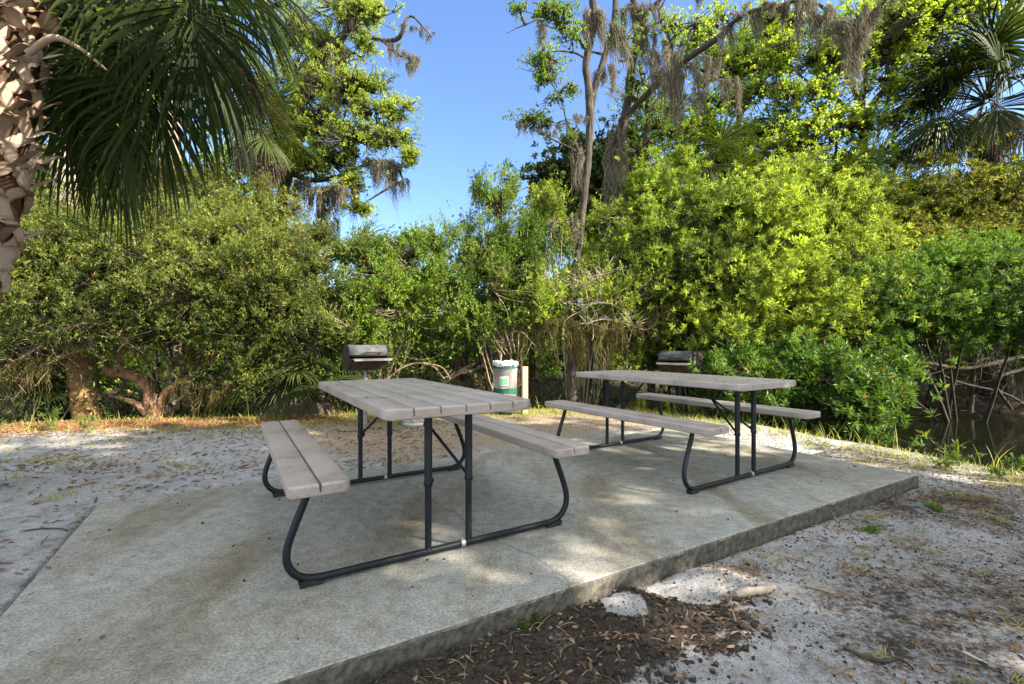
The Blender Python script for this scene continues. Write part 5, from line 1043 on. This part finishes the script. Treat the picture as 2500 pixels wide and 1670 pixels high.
# shade trees to the right of and behind the clearing (outside the picture)
for i, (q0, q1, al, z0, z1, nc, lb) in enumerate([(-4.4, -1.2, 9.6, 3.4, 11.2, 3000, 'spreading oak shading the near side of the pad from beyond the right edge'), (-1.0, 2.2, 9.3, 3.2, 11.6, 3400, 'middle shade oak beyond the right edge'), (2.4, 4.9, 9.8, 3.0, 10.1, 2900, 'shade oak beyond the right edge, nearest the creek')]):
    rr = np.random.default_rng(700+i); qm = .5*(q0+q1); W2 = lambda a, q: (a*.929+q*.370, -a*.370+q*.929)
    x, y = W2(al, qm); t = thing('shade_oak', (x, y, -.1), lb, 'tree'); g = Geo(); tr = smooth_path([(x, y, -.2), (x+.1, y, 1.5), (x-.1, y+.1, z0+1), (x, y, z1-1)], 16); tube(g, tr, np.linspace(.28, .06, 16), 10)
    bl = []
    for zc in np.arange(z0+.5, z1, 1.15):
        for qc in np.arange(q0+.4, q1+.3, 1.05):
            wq = W2(al+rr.normal()*.6, qc+rr.normal()*.22); bl.append((np.array([wq[0], wq[1], zc+rr.normal()*.25]), np.array([.95, .95, .7]), 1))
    p, d, idx = crown_points(bl, nc, rr, .35, 1.1, 7+i, .5); gt = Geo(); h = twigs_for(gt, p, None, bl, idx, rr, .3, .01); connect(g, tr[4:], bl, h, rr, .07); g.V += gt.V; n0 = g.n; g.F += [f+n0 for f in gt.F]; g.T += gt.T; g.M += gt.M; g.n += gt.n; g.build('trunk', M['bark'], t, smooth=True)
    gf = Geo(); leaves(gf, p, d, rr, k=12, L=.17, W=.10, twig=.35, up=.2, spread=1.3); gf.build('crown', M['oak_leaf'], t)

# ------------------------------------------------------------------ ground cover
r = np.random.default_rng(900)
def blades(g, x, y, h, wd, r, lean=.5, tint=.5, curve=.5):
    n = len(x); z = gh(x, y)-.004; a = r.random(n)*6.28; b = r.random(n)*6.28
    d = np.stack([np.cos(a), np.sin(a), 0*a], 1)*lean*(.3+r.random((n, 1))); w_ = np.stack([np.cos(b), np.sin(b), 0*b], 1)*wd/2
    p0 = np.stack([x, y, z], 1); s = np.array([0, .4, .75, 1]); V = []
    for q, f in zip(s, (1, .85, .5, .05)):
        c = p0+UP*(h*q*(1-.25*curve*q))[:, None]+d*(h*q**1.8)[:, None]; V += [c+w_*f, c-w_*f]
    V = np.stack(V, 1).reshape(-1, 3); k = np.arange(n)[:, None]*8; F = np.concatenate([k+np.array([[2*i, 2*i+1, 2*i+3, 2*i+2]]) for i in range(3)])
    g.add(V, F, np.repeat(np.clip(tint+.2*r.normal(size=n), 0, 1), 8))
def cand(n, x0, x1, y0, y1): return r.uniform(x0, x1, n), r.uniform(y0, y1, n)
def off_slab(x, y, m=.02): s, t_ = slab_st(x, y); return ~((s > -m) & (s < SLEN+m) & (t_ > -m) & (t_ < SW+m))
g = Geo()
x, y = cand(230000, -8, 6.5, 3, 8.6); d = bank_d(x, y); pr = np.exp(-((d+.62)/.38)**2)*(.22+.78*sstep(-4.2, -2.6, x))+.45*np.exp(-((d+.2)/.25)**2)+.30*np.exp(-((d+1.25)/.3)**2)*(x < -1.5)*sstep(-5.5, -4.6, x)
pr = pr*np.clip(.55+.8*fbm(x, y, 2.2, 71), 0, 1.3); k = (r.random(len(x)) < pr*(.62-.34*sstep(2.0, 3.2, x))) & off_slab(x, y, .05); x, y = x[k], y[k]
blades(g, x, y, .03+.075*r.random(len(x))**2, .008, r, .8, .6)
x, y = cand(5000, -7, 5, 4, 8.6); d = bank_d(x, y); k = (np.abs(d+.02) < .2) & (r.random(len(x)) < .5); blades(g, x[k], y[k], .1+.25*r.random(k.sum()), .010, r, .5, .4)
cx, cy = cand(150, 1.2, 4.6, 1.2, 5.0); k = off_slab(cx, cy, .1) & (cx > 1.2) & (bank_d(cx, cy) < -.1); cx, cy = cx[k], cy[k]
for a, b in zip(cx, cy):
    m = r.integers(6, 22); blades(g, a+r.normal(size=m)*.022, b+r.normal(size=m)*.022, .015+.035*r.random(m), .0045, r, 1.1, .3+.5*r.random())
cx, cy = cand(70, -6, -1.8, 3.2, 6.2); k = off_slab(cx, cy, .1); cx, cy = cx[k], cy[k]
for a, b in zip(cx, cy):
    m = r.integers(8, 30); blades(g, a+r.normal(size=m)*.05, b+r.normal(size=m)*.05, .02+.05*r.random(m), .006, r, 1.0, .4+.4*r.random())
tag(g.build('grass', M['grass']), 'short yellow green grass along the creek edge and in the sand', 'grass', None, 'stuff')
# litter
def litter(g, x, y, L, W, r, z=None, tint=.5, curl=.25, up=.004):
    n = len(x); z = (gh(x, y) if z is None else np.full(n, z)); a = r.random(n)*6.28; l = np.stack([np.cos(a), np.sin(a), r.normal(size=n)*.22], 1); w_ = norm(np.cross(l, UP+r.normal(size=(n, 3))*.35)); nn = norm(np.cross(w_, l)); nn *= np.sign(nn[:, 2:3])
    c = np.stack([x, y, z+up+.25*np.abs(l[:, 2])*L], 1); L = L[:, None]; W = W[:, None] if np.ndim(W) else W; q = curl*r.normal(size=(n, 1))
    pts = [c-l*L/2, c-l*L*.2+w_*W/2+nn*W*.25, c-l*L*.2-w_*W/2+nn*W*.25, c-l*L*.2-nn*0, c+l*L*.22+w_*W*.42+nn*(W*.25+q*L*.3), c+l*L*.22-w_*W*.42+nn*(W*.25+q*L*.3), c+l*L*.22+nn*q*L*.2, c+l*L/2+nn*q*L*.5]
    V = np.stack(pts, 1).reshape(-1, 3); k = np.arange(n)[:, None]*8
    F3 = np.concatenate([k+np.array([[0, 3, 1]]), k+np.array([[0, 2, 3]]), k+np.array([[4, 6, 7]]), k+np.array([[6, 5, 7]])]); F4 = np.concatenate([k+np.array([[1, 3, 6, 4]]), k+np.array([[3, 2, 5, 6]])])
    t_ = np.repeat(np.clip(tint+.25*r.normal(size=n), 0, 1), 8); g.add(V, F3, t_); g.F.append(F4+g.n-len(V)); g.M.append(np.zeros(len(F4)))
g = Geo()
x, y = cand(30000, -7, -.6, 2.2, 7.6); d = bank_d(x, y); pr = .16+.9*np.exp(-((d+.2)/.7)**2)+.55*sstep(.1, .7, fbm(x, y, 1.6, 81)); k = (r.random(len(x)) < pr*.7) & off_slab(x, y, 0) & (d < .3); x, y = x[k], y[k]
litter(g, x, y, .03+.04*r.random(len(x)), .008+.012*r.random(len(x)), r, tint=.45)
x, y = cand(26000, -1.5, 5.2, .9, 8.2); s, t_ = slab_st(x, y); far_ = t_ > SW; pr = np.where(far_, .22, .25+.6*sstep(.0, .6, fbm(x, y, 1.8, 83))*sstep(.8, 2.4, x)); k = (r.random(len(x)) < pr) & off_slab(x, y, .0) & (bank_d(x, y) < .1); x, y = x[k], y[k]
litter(g, x, y, .018+.03*r.random(len(x)), .004+.009*r.random(len(x)), r, tint=.42)
x, y = cand(6000, -1, 1.6, 1.2, 2.9); k = (r.random(len(x)) < soil_mask(x, y)*.30) & off_slab(x, y, .0); x, y = x[k], y[k]
litter(g, x, y, .014+.030*r.random(len(x))**1.5, .004+.010*r.random(len(x))**1.5, r, tint=.36)
x, y = cand(170, -1, 1.6, 1.2, 3.0); k = (soil_mask(x, y) > .2) & off_slab(x, y, .02) & (r.random(len(x)) < .5); x, y = x[k], y[k]
litter(g, x, y, .030+.018*r.random(len(x)), .010+.005*r.random(len(x)), r, tint=.62)
tag(g.build('leaf_litter', M['litter']), 'dry brown leaves scattered over sand and dark soil', 'leaf litter', None, 'stuff')
g = Geo()
x, y = cand(60000, -8, -1.8, 4.0, 7.6); d = bank_d(x, y); pr = np.exp(-((d+.35)/.45)**2)*(1-sstep(-3.2, -1.8, x))*1.2+.28*sstep(.2, .8, fbm(x, y, 1.9, 87))*sstep(-2, -3.5, x); k = (r.random(len(x)) < pr) & off_slab(x, y, 0) & (d < .15); x, y = x[k], y[k]
litter(g, x, y, .03+.05*r.random(len(x)), .003+.008*r.random(len(x)), r, tint=.5)
x, y = cand(22000, .8, 4.8, 1.0, 5.0); pr = .35*sstep(.25, .8, fbm(x, y, 2.6, 89)); k = (r.random(len(x)) < pr) & off_slab(x, y, .03) & (bank_d(x, y) < -.05); x, y = x[k], y[k]
litter(g, x, y, .014+.03*r.random(len(x)), .0022, r, tint=.6)
x, y = cand(45, -1, 1.4, 1.3, 2.8); k = (soil_mask(x, y) > .1) & off_slab(x, y, .0); litter(g, x[k], y[k], .022+.022*r.random(k.sum()), np.full(k.sum(), .012), r, tint=.6)
gkeep, g = g, Geo(); cx, cy = cand(620, .9, 4.8, 1.1, 4.6); k = off_slab(cx, cy, .08) & (bank_d(cx, cy) < -.15); cx, cy = cx[k], cy[k]
for a, b in zip(cx, cy):
    m = r.integers(10, 70); sp_ = .02+.05*r.random(); X1, Y1 = a+r.normal(size=m)*sp_*1.5, b+r.normal(size=m)*sp_; k = off_slab(X1, Y1, .01); litter(g, X1[k], Y1[k], .012+.02*r.random(k.sum()), .002+.003*r.random(k.sum()), r, tint=.15+.5*r.random())
g, gm_ = gkeep, g
tag(gm_.build('needle_mats', M['mat_litter']), 'brown mats of dry needles on the sand right of the pad', 'needle litter', None, 'stuff')
tag(g.build('needle_litter', M['litter_red']), 'rusty red needles and leaves on the sand', 'needle litter', None, 'stuff')
# soil crumbs and dark pellets
def crumbs(g, x, y, rad, r, z=None, t=.5):
    ico = np.array([(0, 0, 1), (.89, 0, .45), (.28, .85, .45), (-.72, .53, .45), (-.72, -.53, .45), (.28, -.85, .45), (.72, .53, -.45), (-.28, .85, -.45), (-.89, 0, -.45), (-.28, -.85, -.45), (.72, -.53, -.45), (0, 0, -1)])
    f = np.array([(0, 1, 2), (0, 2, 3), (0, 3, 4), (0, 4, 5), (0, 5, 1), (1, 6, 2), (2, 7, 3), (3, 8, 4), (4, 9, 5), (5, 10, 1), (6, 7, 2), (7, 8, 3), (8, 9, 4), (9, 10, 5), (10, 6, 1), (6, 11, 7), (7, 11, 8), (8, 11, 9), (9, 11, 10), (10, 11, 6)])
    n = len(x); z = gh(x, y) if z is None else np.full(n, z); V = ico[None]*(1+.3*r.normal(size=(n, 12, 1)))*rad[:, None, None]*np.array([1, 1, .75]); V = V+np.stack([x, y, z+rad*.35], 1)[:, None]
    g.add(V, (np.arange(n)[:, None, None]*12+f[None]).reshape(-1, 3))
g = Geo(); x, y = cand(24000, -1, 1.8, 1.2, 2.9); k = (r.random(len(x)) < soil_mask(x, y)*.8) & off_slab(x, y, .01); crumbs(g, x[k], y[k], .0025+.009*r.random(k.sum())**3, r)
x, y = cand(160, .2, 1.6, 1.5, 2.4); k = soil_mask(x, y) > .3; crumbs(g, x[k], y[k], .008+.014*r.random(k.sum())**2, r)
x, y = cand(30000, .3, 4.8, .9, 5.0); k = off_slab(x, y, .02) & (bank_d(x, y) < -.1) & (r.random(len(x)) < .25+.8*sstep(-.3, .6, fbm(x, y, 2.4, 93))); crumbs(g, x[k], y[k], .0015+.006*r.random(k.sum())**4, r)
tag(g.build('soil_crumbs', rough_mat('soil_crumb', [(.3, (.011, .009, .007)), (.7, (.055, .043, .034))], 40, .95, .5, 90)), 'dark crumbly soil turned up beside the pad', 'soil', None, 'stuff')
g = Geo(); s, t_ = r.uniform(.1, SLEN-.1, 70), r.uniform(.1, SW-.05, 70); q = SC0+s[:, None]*E1+t_[:, None]*E2; crumbs(g, q[:, 0], q[:, 1], .003+.005*r.random(70), r, z=0)
tag(g.build('dark_pellets', M['charcoal']), 'small dark seeds dotted over the concrete', 'seeds', None, 'stuff')
g = Geo(); n = 90; s = r.uniform(.05, SLEN-.05, n); t_ = SW*r.random(n)**.45; k = r.random(n) < .55; s = np.where(k, s, r.random(n)**2*.8+.03); q = SC0+s[:, None]*E1+(t_*.98)[:, None]*E2
litter(g, q[:, 0], q[:, 1], .012+.022*r.random(n), .003+.007*r.random(n), r, z=0, tint=.4)
tag(g.build('slab_litter', M['litter']), 'sparse dry leaf bits blown onto the concrete', 'leaf litter', None, 'stuff')
g = Geo()
for (u, v) in [(920, 1030), (1010, 1000), (985, 975), (1145, 1002), (1175, 948), (1620, 935), (1700, 925), (1480, 912), (905, 960), (1090, 940)]:
    q = G(u, v-14 if v > 970 else v, .77); 
for tx, ty, th_ in ((-.6787, 2.9799, thA), (1.4352, 4.2473, thB)):
    n = 16; lx, ly = r.uniform(-.8, .8, n), r.uniform(-.34, .34, n); c_, s_ = math.cos(math.pi/2+th_), math.sin(math.pi/2+th_)
    crumbs(g, tx+lx*c_-ly*s_, ty+lx*s_+ly*c_, .002+.0035*r.random(n), r, z=.7645)
    litter(g, tx+lx[:5]*c_-ly[:5]*s_*.6, ty+lx[:5]*s_+ly[:5]*c_*.6, np.full(5, .02), .004, r, z=.765, tint=.2)
tag(g.build('seed_debris', M['charcoal']), 'dark seeds and bits lying on the tabletops', 'debris', None, 'stuff')
g = Geo(); x, y = cand(700, -.9, 1.5, 1.3, 2.8); k = (soil_mask(x, y) > .3) & off_slab(x, y, .03); x, y = x[k], y[k]; A = np.stack([x, y, gh(x, y)+.003], 1); a_ = r.random(len(x))*6.28; d_ = np.stack([np.cos(a_), np.sin(a_), 0*a_], 1)*(.03+.07*r.random((len(x), 1)))
Cc = A+d_; Cc[:, 2] = gh(Cc[:, 0], Cc[:, 1])+.003; bez_tubes(g, A, .5*(A+Cc)+r.normal(size=A.shape)*.012+UP*.008, Cc, .0012, .0007, 6, 3)
tag(g.build('root_fibres', M['twig']), 'fine dead roots tangled in the dark soil', 'roots', None, 'stuff')
# sticks lying about
def stick(label, pts, rad, bark='twig_pale', name='fallen_stick', z=.008):
    w_ = []
    for (u, v) in pts: q = G(u, v, -.09 if u > 1000 else -.03); w_.append([q[0], q[1], float(gh(q[0], q[1]))+z])
    g = Geo(); s = smooth_path(w_, 14); r2 = np.random.default_rng(int(pts[0][0])); tube(g, s, np.interp(np.linspace(0, 1, 14), np.linspace(0, 1, len(rad)), rad)*(1+.1*r2.normal(size=14)), 9, jitter=.06); tag(g.build(name, M[bark], smooth=True, shift=w_[0]), label, 'stick')
stick('short thick pale piece of driftwood on the sand mound beside the dark soil', [(1795, 1460), (1830, 1452), (1865, 1447), (1890, 1440)], [.016, .020, .018, .010], z=.02)
stick('thin dark twig lying at the lower right of the sand', [(2060, 1580), (2110, 1602), (2160, 1612), (2195, 1606), (2230, 1630)], [.006, .007, .006, .003], 'twig_dark')
stick('long pale branch lying by the creek bank at the right edge', [(2390, 1176), (2430, 1180), (2470, 1185), (2520, 1196)], [.012, .014, .012, .012], 'twig_pale')
stick('brown twig right of the driftwood', [(1970, 1430), (2010, 1440), (2050, 1455)], [.005, .005, .003], 'twig')
stick('pale reed stem near the lower right corner', [(2350, 1590), (2380, 1605), (2410, 1620)], [.005, .005, .003], 'twig_pale')
stick('thin brown stick on the sand left of the pad', [(60, 1300), (110, 1295), (160, 1298), (190, 1293)], [.004, .004, .003], 'twig_dark')
stick('dark stick beside the post foot of the left grill', [(820, 1050), (850, 1052), (880, 1050)], [.006, .006, .005], 'twig_dark')
# weeds one can tell apart
def weed(u, v, z0, H, n, label, L=.045, lean=.3, lmn='weed'):
    q = G(u, v, z0); x, y = q; z = float(gh(x, y)); rr = np.random.default_rng(int(u)+int(v)); n = max(n, 6); t = thing('weed', (x, y, z), label, 'weed')
    g, gl = Geo(), Geo(); A = np.tile([x, y, z-.01], (n, 1))+rr.normal(size=(n, 3))*[.02, .02, 0]; Cc = A+np.column_stack([rr.normal(size=n)*lean*H, rr.normal(size=n)*lean*H, H*(.6+.4*rr.random(n))]); B = A*.6+Cc*.4+UP*H*.25
    bez_tubes(g, A, B, Cc, .0025, .0012, 6, 4); g.build('stem', M['weed'], t)
    ts = rr.random((n, 7, 1))*.8+.2; p = ((1-ts)**2*A[:, None]+2*ts*(1-ts)*B[:, None]+ts**2*Cc[:, None]).reshape(-1, 3)
    leaves(gl, p, np.tile(UP, (len(p), 1)), rr, k=2, L=L, W=L*.3, twig=.01, up=.2, spread=1.3); gl.build('foliage', M[lmn], t)
for q in [(125, 1060, -.05, .3, 9, 'leafy weed in front of the far left shadow'), (215, 1062, -.05, .22, 8, 'leafy weed against the pale palm foot'), (2335, 1140, -.12, .22, 9, 'tallest leafy weed on the right creek bank'), (2300, 1150, -.12, .12, 8, 'low weed on the right creek bank by the tallest one'), (2478, 1160, -.12, .2, 6, 'weed at the right edge beside the water'), (2430, 1170, -.12, .1, 7, 'small weed between the bank weeds at the right edge'), (1290, 1512, -.08, .06, 3, 'thin grassy sprout against the pad edge'), (2280, 1240, -.09, .02, 4, 'flat green weed right of the pad corner'), (2120, 1290, -.09, .02, 3, 'small yellow weed below the pad corner'), (770, 1010, -.05, .25, 8, 'bright leafy weed left of the grill post'), (520, 1020, -.05, .16, 10, 'weed left of the left bench')]: weed(*q)
